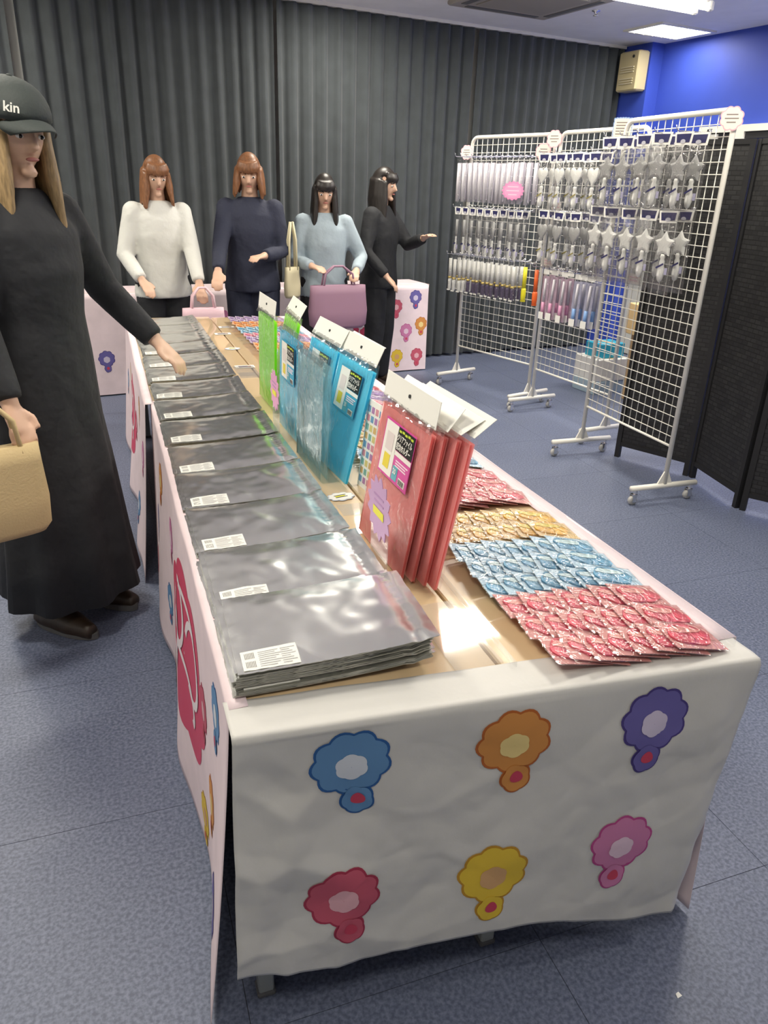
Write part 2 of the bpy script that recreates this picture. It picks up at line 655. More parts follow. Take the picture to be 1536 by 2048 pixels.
# air conditioner cassette
mw = Matrix.Translation(room(-1.95, -.99, CEIL)) @ Matrix.Rotation(RA, 4, 'Z')
ac = thing('ceiling_air_conditioner', 'grey square air conditioner panel in the ceiling with dark vent slots', 'air conditioner', mw=mw)
MB().cbox((0, 0, -.012), (.86, .86, .03), .008).build('panel', M['ac'], ac)
for s in (-1, 1):
    MB().box((s * .36, 0, -.028), (.05, .62, .006)).build('vent_slot', M['ac_dark'], ac)
    MB().box((0, s * .36, -.028), (.62, .05, .006)).build('vent_slot', M['ac_dark'], ac)
MB().cbox((0, 0, -.03), (.56, .56, .008), .003).build('intake_grille', mat('ac_grille', (.30, .28, .25), .6), ac)
# small sprinkler head
sp = MB().lathe([(.03, 0), (.03, -.006), (.012, -.012), (.012, -.03), (.02, -.034), (.0, -.036)], room(-1.35, -.95, CEIL), 14)
tag(sp.build('sprinkler_head', M['chrome'], smooth=True), 'small round sprinkler head on the ceiling near the bare tubes', 'sprinkler')
# beige louvred box on the corner pier
mw = Matrix.Translation(room(-.205, -.17, 2.46)) @ Matrix.Rotation(RA, 4, 'Z')
bb = thing('ventilation_unit', 'beige louvred plastic box high on the blue corner pier', 'vent', mw=mw)
MB().cbox((0, 0, 0), (.125, .25, .31), .012).build('housing', M['beige_box'], bb)
for zc in (.03, -.06):
    for k in range(3):
        MB().box((-.066, .0, zc - k * .018), (.008, .16, .007)).build('louver', mat('pale_beige', (.62, .56, .40), .5), bb)
MB().lathe([(.012, -.07), (.012, -.062)], (0, -.06, .11), 12, 'X').build('knob', M['dark_line'], bb)

# ------------------------------------------------------------------ sales tables
TW, TLN = .452, 1.885


def table(x0, y0, label):
    t = thing('folding_table', label, 'table', (x0 + TW / 2, y0 + TLN / 2, 0), group='folding tables pushed together')
    MB().cbox((0, 0, .686), (TW, TLN, .028), .003).build('tabletop', M['wood'], t)
    for sx in (-1, 1):
        MB().box((sx * (TW / 2 - .03), 0, .655), (.02, TLN - .1, .032)).build('rail', M['grey_metal'], t)
        for sy in (-1, 1):
            lg = MB().cbox((sx * (TW / 2 - .035), sy * (TLN / 2 - .08), .335), (.03, .03, .65), .003).build('leg', M['grey_metal'], t)
            MB().cbox((sx * (TW / 2 - .035), sy * (TLN / 2 - .08), .006), (.036, .036, .012), .003).build('foot_cap', M['rubber'], lg)
    for sy in (-1, 1):
        MB().box((0, sy * (TLN / 2 - .08), .60), (TW - .08, .02, .02)).build('brace', M['grey_metal'], t)
    MB().box((0, 0, .60), (TW - .12, TLN - .4, .006)).build('under_shelf', M['grey_metal'], t)
    return t


table(.0, .005, 'wood topped folding table under the nearer silver bag stacks')
table(.0, .005 + TLN + .005, 'wood topped folding table under the farther silver bag stacks')
table(TW + .006, -.033, 'wood topped folding table under the red, blue and yellow charm packets')
table(TW + .006, -.033 + TLN + .005, 'wood topped folding table under the farther charm packets')
ZT = .7005


# generic printed spot (a plain blossom over a small bell) in place of the printed figures
def motif(parent, surf, cx, cy, size, main, dark, pale, tilt=0):
    """surf(a, b, off) -> point on the cloth; a across, b up"""
    ct, st = math.cos(tilt), math.sin(tilt)

    def patch(name, poly, m, off, ox=0, oy=0):
        rings = []
        for k in (0.02, .35, .7, 1):
            rings.append([surf(cx + size * ((ox + x * k) * ct - (oy + y * k) * st), cy + size * ((ox + x * k) * st + (oy + y * k) * ct), off) for x, y in poly])
        return MB().loft(rings, caps=False).build(name, m, parent, True)
    patch('print_outline', scallop(.50, 9, .06, 54), dark, .0008, 0, .16)
    patch('print_blossom', scallop(.465, 9, .06, 54), main, .0014, 0, .16)
    patch('print_centre', scallop(.20, 6, .05, 36), pale, .0020, .0, .10)
    patch('print_outline', scallop(.22, 5, .05, 40, ry=.25), dark, .0008, .02, -.47)
    patch('print_bell', scallop(.19, 5, .05, 40, ry=.22), main, .0022, .02, -.47)
    patch('print_berry', [(.09 * math.sin(a) * (1 - .25 * math.cos(a)), .10 * math.cos(a)) for a in [2 * PI * i / 20 for i in range(20)]], mat('berry_ink', (.55, .05, .10), .6), .0028, .03, -.45)


INK = {k: (mat('ink_' + k, a, .6), mat('ink_dark_' + k, b, .6), mat('ink_pale_' + k, c, .6)) for k, a, b, c in (
    ('blue', (.11, .25, .46), (.02, .10, .30), (.62, .66, .72)), ('orange', (.62, .26, .06), (.45, .12, .02), (.80, .62, .25)),
    ('purple', (.13, .11, .34), (.06, .04, .20), (.58, .52, .66)), ('red', (.52, .09, .14), (.36, .03, .07), (.72, .40, .44)),
    ('yellow', (.72, .50, .04), (.50, .26, .02), (.62, .36, .16)), ('pink', (.58, .20, .38), (.46, .06, .24), (.76, .56, .66)))}

# front paper sheet: lies on the table end, folds over the edge and hangs
EX0, EX1 = -.012, .915


def fold_y(x):
    return -.004 - .068 * (x / .9)


def crumple(x, z, seed=0):
    p = Vector((x * 3.2, z * 3.2, seed))
    a = noise.ridged_multi_fractal(p, 1.0, 2.1, 3, 1.0, 2.0)
    b = noise.noise(p * .7)
    f = noise.voronoi(Vector((x * 7 + .7 * b, z * 6, seed)))[0]
    return .0075 * (a - 1.1) + .012 * b + .021 * min(.6, f[1] - f[0]) * (.3 + .7 * max(0, 1 - x / .45))


def front_surf(x, z, off=0):
    d = max(0, min(1, (.70 - z) / .5))
    lift = crumple(x, z) * min(1, d * 4)
    hang = -.010 * d - .012 * max(0, (x - .75) / .2) * d
    return Vector((x - .02 * d * max(0, (x - .6) / .33), fold_y(x) - .004 + hang + lift - off, z))


def front_paper():
    prof = 110
    mb = MB()

    def fn(s, t):
        x = EX0 + (EX1 - EX0) * s
        zb = .192 - .075 * s - .02 * math.sin(s * 9)
        L0 = .085                                              # strip lying on the table top
        if t < .12:
            q = t / .12
            y = fold_y(x) + L0 * (1 - q)
            z = ZT + .0015 + .0016 * noise.noise(Vector((x * 9, q * 2, 4))) - .002 * max(0, q - .8) / .2
            return Vector((x, y, max(z, ZT + .0006)))
        if t < .16:
            q = (t - .12) / .04
            return Vector((x, fold_y(x) - .004 * math.sin(q * PI / 2), ZT - .001 - .012 * q))
        q = (t - .16) / .84
        z = .688 + (zb - .688) * q
        p = front_surf(x, z)
        cr = max(0, (s - .93) / .07)
        p.x -= .03 * cr * q + (-.0 if s < .02 else 0) + .016 * q * (1 - min(1, s / .05))
        p.y += .02 * cr * cr * q
        return p
    mb.grid(fn, 130, prof)
    return mb


fp = front_paper().build('paper_table_cover', M['paper'], smooth=True)
solid(fp, .0006)
tag(fp, 'creased white paper cover with coloured prints hanging from the table end', 'table cover')
for nm, px, pz, tl in (('blue', .171, .598, .12), ('orange', .446, .593, .10), ('purple', .708, .592, -.1), ('red', .159, .315, .12), ('yellow', .43, .302, -.05), ('pink', .690, .312, -.12)):
    motif(fp, lambda a, b, off: front_surf(a, b, off + .0012), px, pz, .127, *INK[nm], tl)


# pink printed side cloths
def side_cloth(name, label, y0, y1, xo, flare, seed, ztop=ZT + .002, floorz=.012, side=-1, x_edge=0.0, sag=0):
    def surf(y, z, off=0):
        d = max(0, (ztop - z) / ztop)
        rip = .012 * math.sin(y * 8.5 + seed) * d + .010 * noise.noise(Vector((y * 4, z * 1.2, seed)))
        near = max(0, 1 - (y - y0) / .16)
        return Vector((x_edge + side * (xo + flare * d ** 1.2 + rip * (.3 + d) + .022 * near * d + off), y - .035 * near * d, z))

    def fn(s, t):
        y = y0 + (y1 - y0) * s
        if t < .06:
            q = t / .06
            p = surf(y, ztop)
            lip = .03 if side < 0 else .06
            return Vector((p.x - side * lip * (1 - q), p.y, ztop + .0016 - .0015 * q))
        q = (t - .06) / .94
        zb = floorz + .012 * math.sin(y * 5 + seed) + sag * s
        return surf(y, ztop + (zb - ztop) * q)
    o = MB().grid(fn, 70, 34).build(name, M['pink_cloth'], smooth=True)
    solid(o, .001)
    tag(o, label, 'table cloth', 'pink printed side cloths')
    return o, surf


def emblem(parent, surf, cy, cz, w, h):
    red, wh = mat('logo_red', (.62, .06, .13), .5), mat('logo_white', (.82, .74, .76), .5)
    def patch(poly, m, off, name, ox=0, oy=0):
        rings = [[surf(cy + w * (ox + x * k), cz + h * (oy + y * k), off) for x, y in poly] for k in (.02, .3, .6, .85, 1)]
        MB().loft(rings, caps=False).build(name, m, parent, True)
    patch(scallop(.5, 7, .07, 70), red, .0012, 'emblem_field')
    for ox, oy, sx, sy, a0, a1 in ((-.2, .1, .16, .22, .3, 5.2), (.18, .14, .15, .2, 1.2, 6.6), (0, -.2, .26, .14, -.4, 3.6), (-.05, .3, .22, .06, 0, 3.2), (.30, -.15, .08, .2, 0, 5)):
        outer = [(ox + (sx + .022) * math.cos(a0 + (a1 - a0) * i / 24), oy + (sy + .022) * math.sin(a0 + (a1 - a0) * i / 24)) for i in range(25)]
        inner = [(ox + (sx - .022) * math.cos(a0 + (a1 - a0) * i / 24), oy + (sy - .022) * math.sin(a0 + (a1 - a0) * i / 24)) for i in range(25)]
        rings = [[surf(cy + w * x, cz + h * y, .0026) for x, y in q] for q in (outer, inner)]
        MB().loft(rings, caps=False, closed=False).build('emblem_stroke', wh, parent, True)


cols = list(INK)
c1, s1 = side_cloth('side_cloth', 'pale pink printed cloth with a red emblem, hanging beside the nearer silver bags', .06, 1.90, .006, .040, 1.0)
c2, s2 = side_cloth('side_cloth', 'pale pink printed cloth hanging beside the farther silver bags', 1.86, 3.80, .028, .055, 2.2)
c3, s3 = side_cloth('side_cloth', 'pale pink printed cloth hanging on the charm packet side facing the mesh racks', -.005, 3.72, .004, .004, 3.1, side=1, x_edge=TW * 2 + .016)
emblem(c1, lambda a, b, off: s1(a, b, off), .74, .37, .62, .42)
k = 0
for c, s, spots in ((c1, s1, ((.22, .56), (.30, .28), (.20, .12), (.42, .42), (.45, .10), (1.12, .5), (1.25, .22), (1.45, .55), (1.62, .34), (1.75, .12), (1.08, .1))),
                    (c2, s2, ((2.0, .45), (2.12, .2), (2.3, .55), (2.45, .12), (2.62, .4), (3.2, .5), (3.3, .2), (3.5, .4))),
                    (c3, s3, ((.3, .5), (.6, .25), (.95, .5), (1.3, .25), (1.7, .5), (2.1, .25), (2.5, .5), (2.9, .25), (3.3, .5)))):
    for (yy, zz) in spots:
        motif(c, s, yy, zz, .105, *INK[cols[k % 6]])
        k += 1
emblem(c2, lambda a, b, off: s2(a, b, off), 2.9, .38, .5, .36)

# ------------------------------------------------------------------ silver bags, stack by stack
BW, BD = .335, .235


def bag_disp(u, v, seed):
    """height of a foil bag over its flat plane, u across, v deep"""
    e = min(u, 1 - u, v, 1 - v)
    puff = .0042 * min(1, e / .18)
    w = .0022 * noise.noise(Vector((u * 2.6 + seed, v * 2.6, seed))) + .0016 * max(0, noise.noise(Vector((u * 7 - v * 5, v * 2 + u * 1.5, seed + 4))) - .08) + .0010 * (1 - min(1, e / .16)) * noise.noise(Vector((u * 18, v * 14, seed)))
    seal = max(0, 1 - abs(u - .90) / .05)
    crimp = .0022 * seal * math.sin(v * 70)
    edge = .0015 * max(0, 1 - e / .05) * noise.noise(Vector((u * 40, v * 40, seed)))
    dent = -.0030 * seal
    fold = .0042 * max(0, noise.noise(Vector((u * 5.5 + v * 3, v * 1.6 - u * 2.2, seed + 11))) - .12) + .0012 * noise.noise(Vector((u * 9, v * 7, seed + 2)))
    return puff + (w + fold) * min(1, e / .08) + crimp + dent + edge + .014 * u ** 3


def bag_mesh(seed):
    mb = MB()
    mb.grid(lambda u, v: Vector(((u - .5) * BW + .0015 * noise.noise(Vector((v * 6, seed, 1))), (v - .5) * BD + .0015 * noise.noise(Vector((u * 6, seed, 2))), bag_disp(u, v, seed))), 56, 26)
    me = mb.mesh('foil_sheet', M['foil'], True)
    return me


bag_me = [bag_mesh(3.1 + i * 7.7) for i in range(4)]
for m_ in bag_me:
    pass
def back_mesh(seed):
    N, K = 20, 12
    P = lambda u, v, dz: Vector(((u - .5) * (BW - .003), (v - .5) * (BD - .003), bag_disp(u, v, seed) + dz))
    mb = MB().grid(lambda u, v: P(u, v, -.0026), N, K)
    rim = [(i / N, 0) for i in range(N)] + [(1, j / K) for j in range(K)] + [(1 - i / N, 1) for i in range(N)] + [(0, 1 - j / K) for j in range(K)]
    mb.loft([[P(u, v, -.0026) for u, v in rim], [P(u, v, -.0004) for u, v in rim]], caps=False)
    return mb.mesh('back_sheet', M['foil_edge'])


back_me = [back_mesh(3.1 + i * 7.7) for i in range(4)]
lab_me = [MB().grid(lambda u, v: Vector(((.03 + u * .27 - .5) * BW, (.02 + v * .22 - .5) * BD, bag_disp(.03 + u * .27, .02 + v * .22, 3.1 + i * 7.7) + .0009)), 10, 6).mesh('price_label', M['label'], True) for i in range(4)]


print_me = []
for i in range(4):
    def on_label(a0, b0, a1, b1, i=i):
        return lambda u, v: Vector(((.03 + (a0 + (a1 - a0) * u) * .27 - .5) * BW, (.02 + (b0 + (b1 - b0) * v) * .22 - .5) * BD, bag_disp(.03 + (a0 + (a1 - a0) * u) * .27, .02 + (b0 + (b1 - b0) * v) * .22, 3.1 + i * 7.7) + .0013))
    bars, lines = MB(), MB()
    for b0 in (.12, .56):
        for q in range(7):
            bars.grid(on_label(.06 + q * .026, b0, .074 + q * .026, b0 + .30), 1, 1)
    for q in range(8):
        lines.grid(on_label(.30, .10 + q * .10, .60 + .06 * ((q * 7) % 3), .135 + q * .10), 3, 1)
        lines.grid(on_label(.70, .10 + q * .10, .86 + .05 * ((q * 5) % 3), .135 + q * .10), 3, 1)
    ink = mat('sticker_ink', (.22, .22, .22), .6)
    print_me.append((('barcode', bars.mesh('barcode', ink)), ('small_print', lines.mesh('small_print', mat('sticker_grey_ink', (.42, .42, .42), .6)))))


def bag(kind, mw, label, group, prints=False):
    t = thing('foil_bag', label, 'bag', group=group, mw=mw)
    link('foil_sheet', bag_me[kind], t)
    link('back_sheet', back_me[kind], t)
    lb = link('price_label', lab_me[kind], t)
    if prints:
        for nm, me in print_me[kind]:
            link(nm, me, lb)
    return t


stacks = [(.20, 17, .0030), (.452, 9, .0030), (.705, 7, .003), (.955, 6, .003), (1.205, 6, .003), (1.47, 6, .003), (1.735, 6, .003), (2.0, 5, .003), (2.27, 5, .003), (2.53, 4, .003), (2.79, 4, .003), (3.05, 4, .003), (3.30, 4, .003), (3.55, 4, .003)]
for si, (yc, n, dz) in enumerate(stacks):
    for k in range(n):
        top = k == n - 1
        rz = random.uniform(-.022, .022) if not top else (-.035, -.02, .015, 0, .01, -.01, .02)[si % 7]
        x = .178 + random.uniform(-.006, .004) + (.006 if top else 0)
        y = yc + random.uniform(-.006, .006) - (.008 if top else 0)
        z = ZT + .0032 + k * dz
        tiltx = .0 if not top else .006
        mw = T(x, y, z) @ Matrix.Rotation(rz, 4, 'Z') @ Matrix.Rotation(-.0 - (.012 if top else .0), 4, 'Y') @ Matrix.Rotation(tiltx, 4, 'X')
        if top:
            mw = T(0, 0, .0025) @ mw
        lb = ('uppermost silver foil bag with white price label, %s stack from the papered table end' % ORD[si]) if top else ('silver foil bag, %s from the top, %s stack from the papered table end' % (ORD[n - 1 - k], ORD[si]))
        bag(si % 4, mw, lb, 'silver bags in the %s stack' % ORD[si], top)

# ------------------------------------------------------------------ charm packets in shingled rows
PW, PD = .118, .088
card_me = {}
charm_me = {}


def blob(seed, r=.03):
    n = 20
    pts = []
    for i in range(n):
        a = 2 * PI * i / n
        q = r * (1 + .30 * noise.noise(Vector((math.cos(a) * 1.3, math.sin(a) * 1.3, seed))) + .06 * math.sin(5 * a + seed))
        pts.append((q * math.cos(a) * 1.15, q * math.sin(a) * .92))
    return pts


def pcol(name, card, charm, deep):
    cm = mat('packet_card_' + name, card, .5, var=.10, vscale=40)
    ch = mat('charm_' + name, charm, .35, var=.25, vscale=60)
    cd = mat('charm_deep_' + name, deep, .35)
    card_me[name] = MB().box((0, 0, 0), (PW - .006, PD - .006, .0012)).mesh('backing_card', cm)
    charm_me[name] = []
    for s in range(3):
        a = MB().prism([(x * 1.12 - .004, y * 1.0) for x, y in blob(s * 3.3 + 1, .036)], lambda x, y, d: Vector((x, max(-.038, min(.038, y)), .0008 + d)), .0035).mesh('charm', ch)
        b = MB().prism([(x * 1.9, y * .7) for x, y in blob(s * 2.1 + 9, .015)], lambda x, y, d: Vector((x - .012, y + .010, .0044 + d)), .0012).mesh('charm_inlay', cd)
        charm_me[name].append((a, b))


pcol('red', (.60, .26, .24), (.62, .05, .09), (.72, .30, .26))
pcol('blue', (.42, .60, .72), (.08, .30, .48), (.55, .72, .74))
pcol('yellow', (.66, .48, .22), (.72, .40, .04), (.75, .62, .12))
pcol('pink', (.72, .42, .45), (.70, .16, .26), (.80, .55, .55))
pcol('orange', (.68, .42, .24), (.75, .24, .04), (.80, .52, .22))
pcol('lavender', (.52, .42, .56), (.32, .20, .44), (.66, .56, .70))
def film_fn(u, v):
    return Vector(((u - .5) * PW, (v - .5) * PD, .0062 * min(1, min(u, 1 - u, v, 1 - v) / .16) + .0012 * noise.noise(Vector((u * 6, v * 5, 2)))))


film_me = MB().grid(film_fn, 12, 8).mesh('clear_film', M['packetfilm'], True)
rows = [('red', .035), ('red', .110), ('red', .185), ('blue', .270), ('blue', .345), ('blue', .420), ('yellow', .510), ('yellow', .585), ('red', .735), ('red', .81), ('red', .885)]
yy = .99
seq = ['blue', 'blue', 'yellow', 'yellow', 'orange', 'orange', 'pink', 'pink', 'lavender', 'lavender', 'red', 'blue', 'blue', 'orange', 'orange', 'yellow', 'lavender', 'lavender', 'blue', 'orange', 'orange', 'lavender', 'lavender', 'pink', 'blue', 'blue', 'orange', 'orange', 'lavender', 'lavender']
for c in seq:
    rows.append((c, yy))
    yy += .088
cnt = {}
for ri, (c, y) in enumerate(rows):
    far = y > .95
    n = 7 if not far else 6
    step = .039 if not far else .046
    for k in range(n):
        x = .585 + k * step + random.uniform(-.004, .004)
        py = y - .10 * (x - .5) + random.uniform(-.004, .004)
        if far:
            py = y - .03 * (x - .5)
        rz = -.10 + random.uniform(-.10, .08)
        tilt = .19
        z = ZT + .0075 + (PW / 2) * math.sin(tilt) * .96 + random.uniform(0, .001) + (.0 if k else 0)
        mw = T(x, py, z) @ Matrix.Rotation(rz, 4, 'Z') @ Matrix.Rotation(tilt, 4, 'Y') @ Matrix.Rotation(.05, 4, 'X')
        t = thing('charm_packet', '%s charm packet, %s from the bare wood, %s packet row from the papered end' % (c, ORD[k], ORD[ri]), 'packet', group='%s charm packets' % c, mw=mw)
        link('backing_card', card_me[c], t)
        a, b = charm_me[c][(k + ri) % 3]
        ch = link('charm', a, t)
        link('charm_inlay', b, ch)
        link('clear_film', film_me, t)

# clear acrylic tray edges round the packets
def acrylic(name, label, a, b, h, t=.003):
    a, b = Vector(a), Vector(b)
    c = (a + b) / 2
    o = MB().box((c.x, c.y, ZT + h / 2), (t, (b - a).length, h), rz=math.atan2(-(b - a).x, (b - a).y)).build(name, M['clear'])
    return tag(o, label, 'divider', 'clear acrylic divider strips')


acrylic('acrylic_strip', 'low clear acrylic strip between the packets and the bare wood of the table', (.478, .03), (.492, .62), .012)
acrylic('acrylic_strip', 'low clear acrylic strip along the outer ends of the packet rows', (.895, -.03), (.893, 1.75), .020)
# clear plastic sheet pads lying on the wood
for yc, l in ((.16, 'flat clear plastic sheet on the bare wood beside the tall stack of silver bags'), (2.3, 'flat clear plastic sheet on the bare wood past the green holders')):
    tag(MB().box((.42, yc, ZT + .0012), (.09, .22, .002)).build('plastic_sheet', M['clear']), l, 'plastic sheet')

# ------------------------------------------------------------------ file holders
HW, HH = .262, .322
PINKM = film('pink_holder', tint=(1, .5, .5), clear=.15, gloss=.02, rough=.2, body=(1.0, .46, .44))
BLUEM = film('blue_holder', tint=(.25, .82, .95), clear=.15, gloss=.02, rough=.2, body=(.18, .82, 1.0))
GREENM = film('green_holder', tint=(.45, .85, .15), clear=.25, gloss=.03, rough=.18, body=(.50, 1.0, .10))
PALEM = film('pale_blue_holder', tint=(.66, .86, .90), clear=.62, gloss=.05, rough=.12, body=(.40, .66, .72), bump=.5, bscale=12)
lab_white, lab_black = mat('label_white', (.80, .78, .72), .4), mat('label_black', (.012, .012, .012), .4)


def holder(label, bl, br, lean, material, group, labelled=None, header=True, hdr_turn=0, leaves=5, th=.008):
    """bl, br: bottom corners (far, near) on the table; the sheet leans towards +x by `lean`"""
    bl, br = Vector((*bl, ZT + .004)), Vector((*br, ZT + .004))
    x = (br - bl).normalized()
    up = Vector((math.sin(lean), 0, math.cos(lean)))
    up = (up - x * up.dot(x)).normalized()
    mw = frame((bl + br) / 2, x, up)                          # local: x along, y up, z = face normal
    t = thing('file_holder', label, 'file holder', group=group, mw=mw)
    if mw.col[2].x > 0:
        zs = -1
    else:
        zs = 1
    w = (br - bl).length
    for k in range(leaves):                                    # leaves of the booklet, slightly fanned
        f = k / max(1, leaves - 1)
        MB().grid(lambda a, b: Vector(((a - .5) * (w - .012 - .003 * (k % 2)), .004 + b * (HH - .012), -zs * (f * th) - zs * .003 * b * f + .0012 * math.sin(a * 5 + k))), 6, 4).build('leaf', material, t, True)
    sp = MB().tube([(-w / 2 + .006, .004, -zs * th / 2), (-w / 2 + .006, HH - .008, -zs * th / 2)], (th * .55 + .001), 8)
    sp.build('spine', material, t, True)
    MB().grid(lambda a, b: Vector(((a - .5) * w, b * (HH + .012), zs * (.002 + .002 * math.sin(PI * a) * math.sin(PI * b)) + .0012 * noise.noise(Vector((a * 8, b * 8, w * 99))))), 16, 16).build('clear_sleeve', M['bag'], t, True)
    MB().grid(lambda a, b: Vector(((a - .5) * w, b * (HH + .012), -zs * (th + .004))), 4, 4).build('clear_sleeve', M['bag'], t, True)
    MB().grid(lambda a, b: Vector(((a - .5) * w, HH - .006 + b * .022, zs * (.007 - .010 * b + .004 * noise.noise(Vector((a * 14, b * 3, w * 77)))))), 40, 5).build('sleeve_fold', film('sleeve_glint', clear=.95, gloss=.28, rough=.08), t, True)
    if header:
        hd = MB()
        pts = [(-w / 2 - .004, 0), (w / 2 + .004, 0), (w / 2 + .004, .055), (-w / 2 - .004, .055)]
        ct, st = math.cos(hdr_turn), math.sin(hdr_turn)
        hd.prism(pts, lambda a, b, d: Vector((a, HH + .006 + b * ct, -zs * (b * st + d))), .0012)
        h = hd.build('header_card', M['white_card'], t)
        MB().lathe([(.004, -.001), (.004, .0024)], (0, HH + .006 + .030 * ct, -zs * .030 * st + (zs * .0006)), 10).build('punched_hole', M['dark_line'], h)
    if labelled:
        edge, body = labelled
        lw, lh, ly = .165, .122, HH * .725
        def rect(name, x0, y0, x1, y1, m, lay, p=None):
            z = zs * (.0055 + .0005 * lay)
            vs = [(x0, y0, z), (x1, y0, z), (x1, y1, z), (x0, y1, z)]
            return MB().add(vs, [(0, 1, 2, 3)]).build(name, m, p or t)
        ox = .0
        X0, Y0 = ox - lw / 2 - .0, ly - lh / 2
        lbp = rect('printed_label', X0, Y0, X0 + lw, Y0 + lh, edge, 0)
        def R2(name, a, b, c, d, m, lay):                      # label fractions, x from the reading-left side
            return rect(name, X0 + lw * a, Y0 + lh * b, X0 + lw * c, Y0 + lh * d, m, lay, lbp)
        R2('label_picture', .03, .04, .46, .96, lab_white, 1)
        R2('label_title_field', .44, .56, .985, .97, lab_black, 1)
        R2('label_strip', .44, .47, .985, .55, lab_white, 1)
        R2('label_text_field', .47, .04, .985, .46, body, 1)
        R2('label_count_field', .49, .05, .66, .30, mat('count_teal', (.12, .40, .46), .5), 2)
        R2('barcode', .72, .05, .93, .17, lab_white, 2)
        for q in range(6):
            R2('barcode_bar', .735 + q * .03, .06, .75 + q * .03, .15, lab_black, 3)
        R2('picture_patch', .14, .14, .34, .40, mat('picture_yellow', (.72, .58, .05), .5), 2)
        R2('picture_patch', .12, .46, .36, .78, mat('picture_grey', (.68, .60, .58), .5), 2)
        for r_, sx_ in ((.40, .40), (.355, .34), (.31, .36)):
            R2('print_line', .54, r_ - .012, .54 + sx_, r_ + .012, mat('print_pale', (.85, .70, .76), .5), 2)
        flip = Matrix.Identity(4)
        def tx(s, size, m, a, b, bold=0, sx=1):
            fm = T(X0 + lw * a, Y0 + lh * b, zs * .0078)
            if zs < 0:
                fm = fm @ Matrix.Rotation(PI, 4, 'Y')
            o = text(s, size, m, lbp, fm, sx=sx, bold=bold)
            return o
        for q in range(5):
            R2('lime_print', .48 + q * .095, .885 + .012 * (q % 2), .555 + q * .095, .925 + .012 * (q % 2), mat('title_lime', (.50, .62, .04), .5), 2)
        tx('クリアファイル', .0165, lab_white, .71, .79, .0004, .68)
        tx('収納ホルダー', .0165, lab_white, .71, .645, .0004, .76)
        tx('20', .016, lab_white, .575, .21, .0004)
    return t


PK_L = (mat('label_magenta', (.62, .06, .30), .5), mat('label_magenta_b', (.64, .09, .34), .5))
BL_L = (mat('label_blue', (.04, .33, .50), .5), mat('label_blue_b', (.06, .38, .56), .5))
g = 'coloured clear file holders standing on the table'
holder('labelled translucent pink file holder in front of the other pink ones', (.388, .636), (.392, .362), .17, PINKM, g, PK_L)
holder('translucent pink file holder directly behind the labelled pink one', (.405, .625), (.410, .345), .17, PINKM, g, None, True, .5)
holder('translucent pink file holder third in the pink row with header bent back', (.422, .61), (.427, .322), .17, PINKM, g, None, True, .9)
holder('translucent pink file holder at the back of the pink row beside the packets', (.436, .60), (.441, .300), .18, PINKM, g, None, True, .75)
holder('turquoise blue file holder with printed label leaning over the packets', (.424, 1.165), (.438, .905), .24, BLUEM, g, BL_L, True, .2)
holder('turquoise blue file holder behind the labelled blue one', (.412, 1.42), (.424, 1.16), .22, BLUEM, g, BL_L, True, .3)
holder('turquoise blue file holder standing behind, header bent back', (.446, 1.30), (.452, 1.04), .28, BLUEM, g, None, True, .8)
holder('pale blue nearly empty clear file holder standing upright', (.376, 1.205), (.380, .945), .03, PALEM, g, None, False, leaves=2, th=.02)
holder('turquoise blue file holder standing beside the starburst card', (.392, 1.52), (.396, 1.265), .03, BLUEM, g, BL_L, False)
holder('bright green file holder leaning towards the silver bags', (.398, 1.90), (.402, 1.64), .02, GREENM, g, None, True, .1, leaves=3)
holder('bright green file holder leaning towards the packets', (.436, 1.90), (.420, 1.64), .22, GREENM, g, None, True, .3, leaves=3)


# starburst price cards in clear stands
def burst(label, x, y, zc, r, col, strip):
    mw = frame((x, y, ZT + .001), (0, -1, 0), (0, 0, 1))
    t = thing('starburst_card', label, 'price card', group='starburst price cards', mw=mw)
    MB().prism(scallop(r, 13, .13, 52, True), lambda a, b, d: Vector((a, zc - ZT + b, .002 + d)), .0015).build('card', col, t)
    MB().add([(-r * .5, zc - ZT - r * .28, .0045), (r * .5, zc - ZT - r * .28, .0045), (r * .5, zc - ZT + r * .0, .0045), (-r * .5, zc - ZT + r * .0, .0045)], [(0, 1, 2, 3)]).build('yellow_strip', strip, t)
    for q in range(2):
        MB().box((0, zc - ZT + r * (.2 + .22 * q), .0042), (r * .9, r * .06, .0005)).build('print_line', mat('burst_ink', (.42, .24, .46), .5), t)
    st = MB().box((0, .075, 0), (r * 1.6, .15, .0025)).box((0, .0013, .03), (r * 1.6, .0025, .06))
    st.build('clear_stand', M['clear'], t)
    return t


burst('lilac starburst price card in a clear stand against the front pink holder', .358, .405, .855, .062, mat('lilac_card', (.50, .30, .52), .5), mat('yellow_hilite', (.74, .70, .03), .5))
burst('pink starburst price card in a clear stand between green and blue holders', .348, 1.36, .86, .058, mat('pink_card', (.66, .30, .50), .5), mat('yellow_hilite', (.74, .70, .03), .5))
# picture card (grid of tiny coloured pictures)
mw = frame((.485, .875, ZT + .001), Vector((.1, -1, 0)), (.12, 0, 1))
pc = thing('picture_card', 'tall white card printed with columns of small coloured pictures', 'card', mw=mw)
MB().prism([(-.05, 0), (.05, 0), (.05, .24), (-.05, .24)], lambda a, b, d: Vector((a, b, d)), .002).build('card', M['white_card'], pc)
pal = [mat('pic_%d' % i, c, .5) for i, c in enumerate([(.15, .32, .5), (.6, .4, .15), (.4, .2, .4), (.2, .42, .36), (.6, .25, .3), (.62, .55, .2)])]
for s in (-1, 1):
    for i in range(4):
        for j in range(9):
            MB().box((-.035 + i * .0233, .022 + j * .0242, .001 + s * .0014), (.016, .017, .0006)).build('small_picture', pal[(i * 2 + j + (j // 2)) % 6], pc)


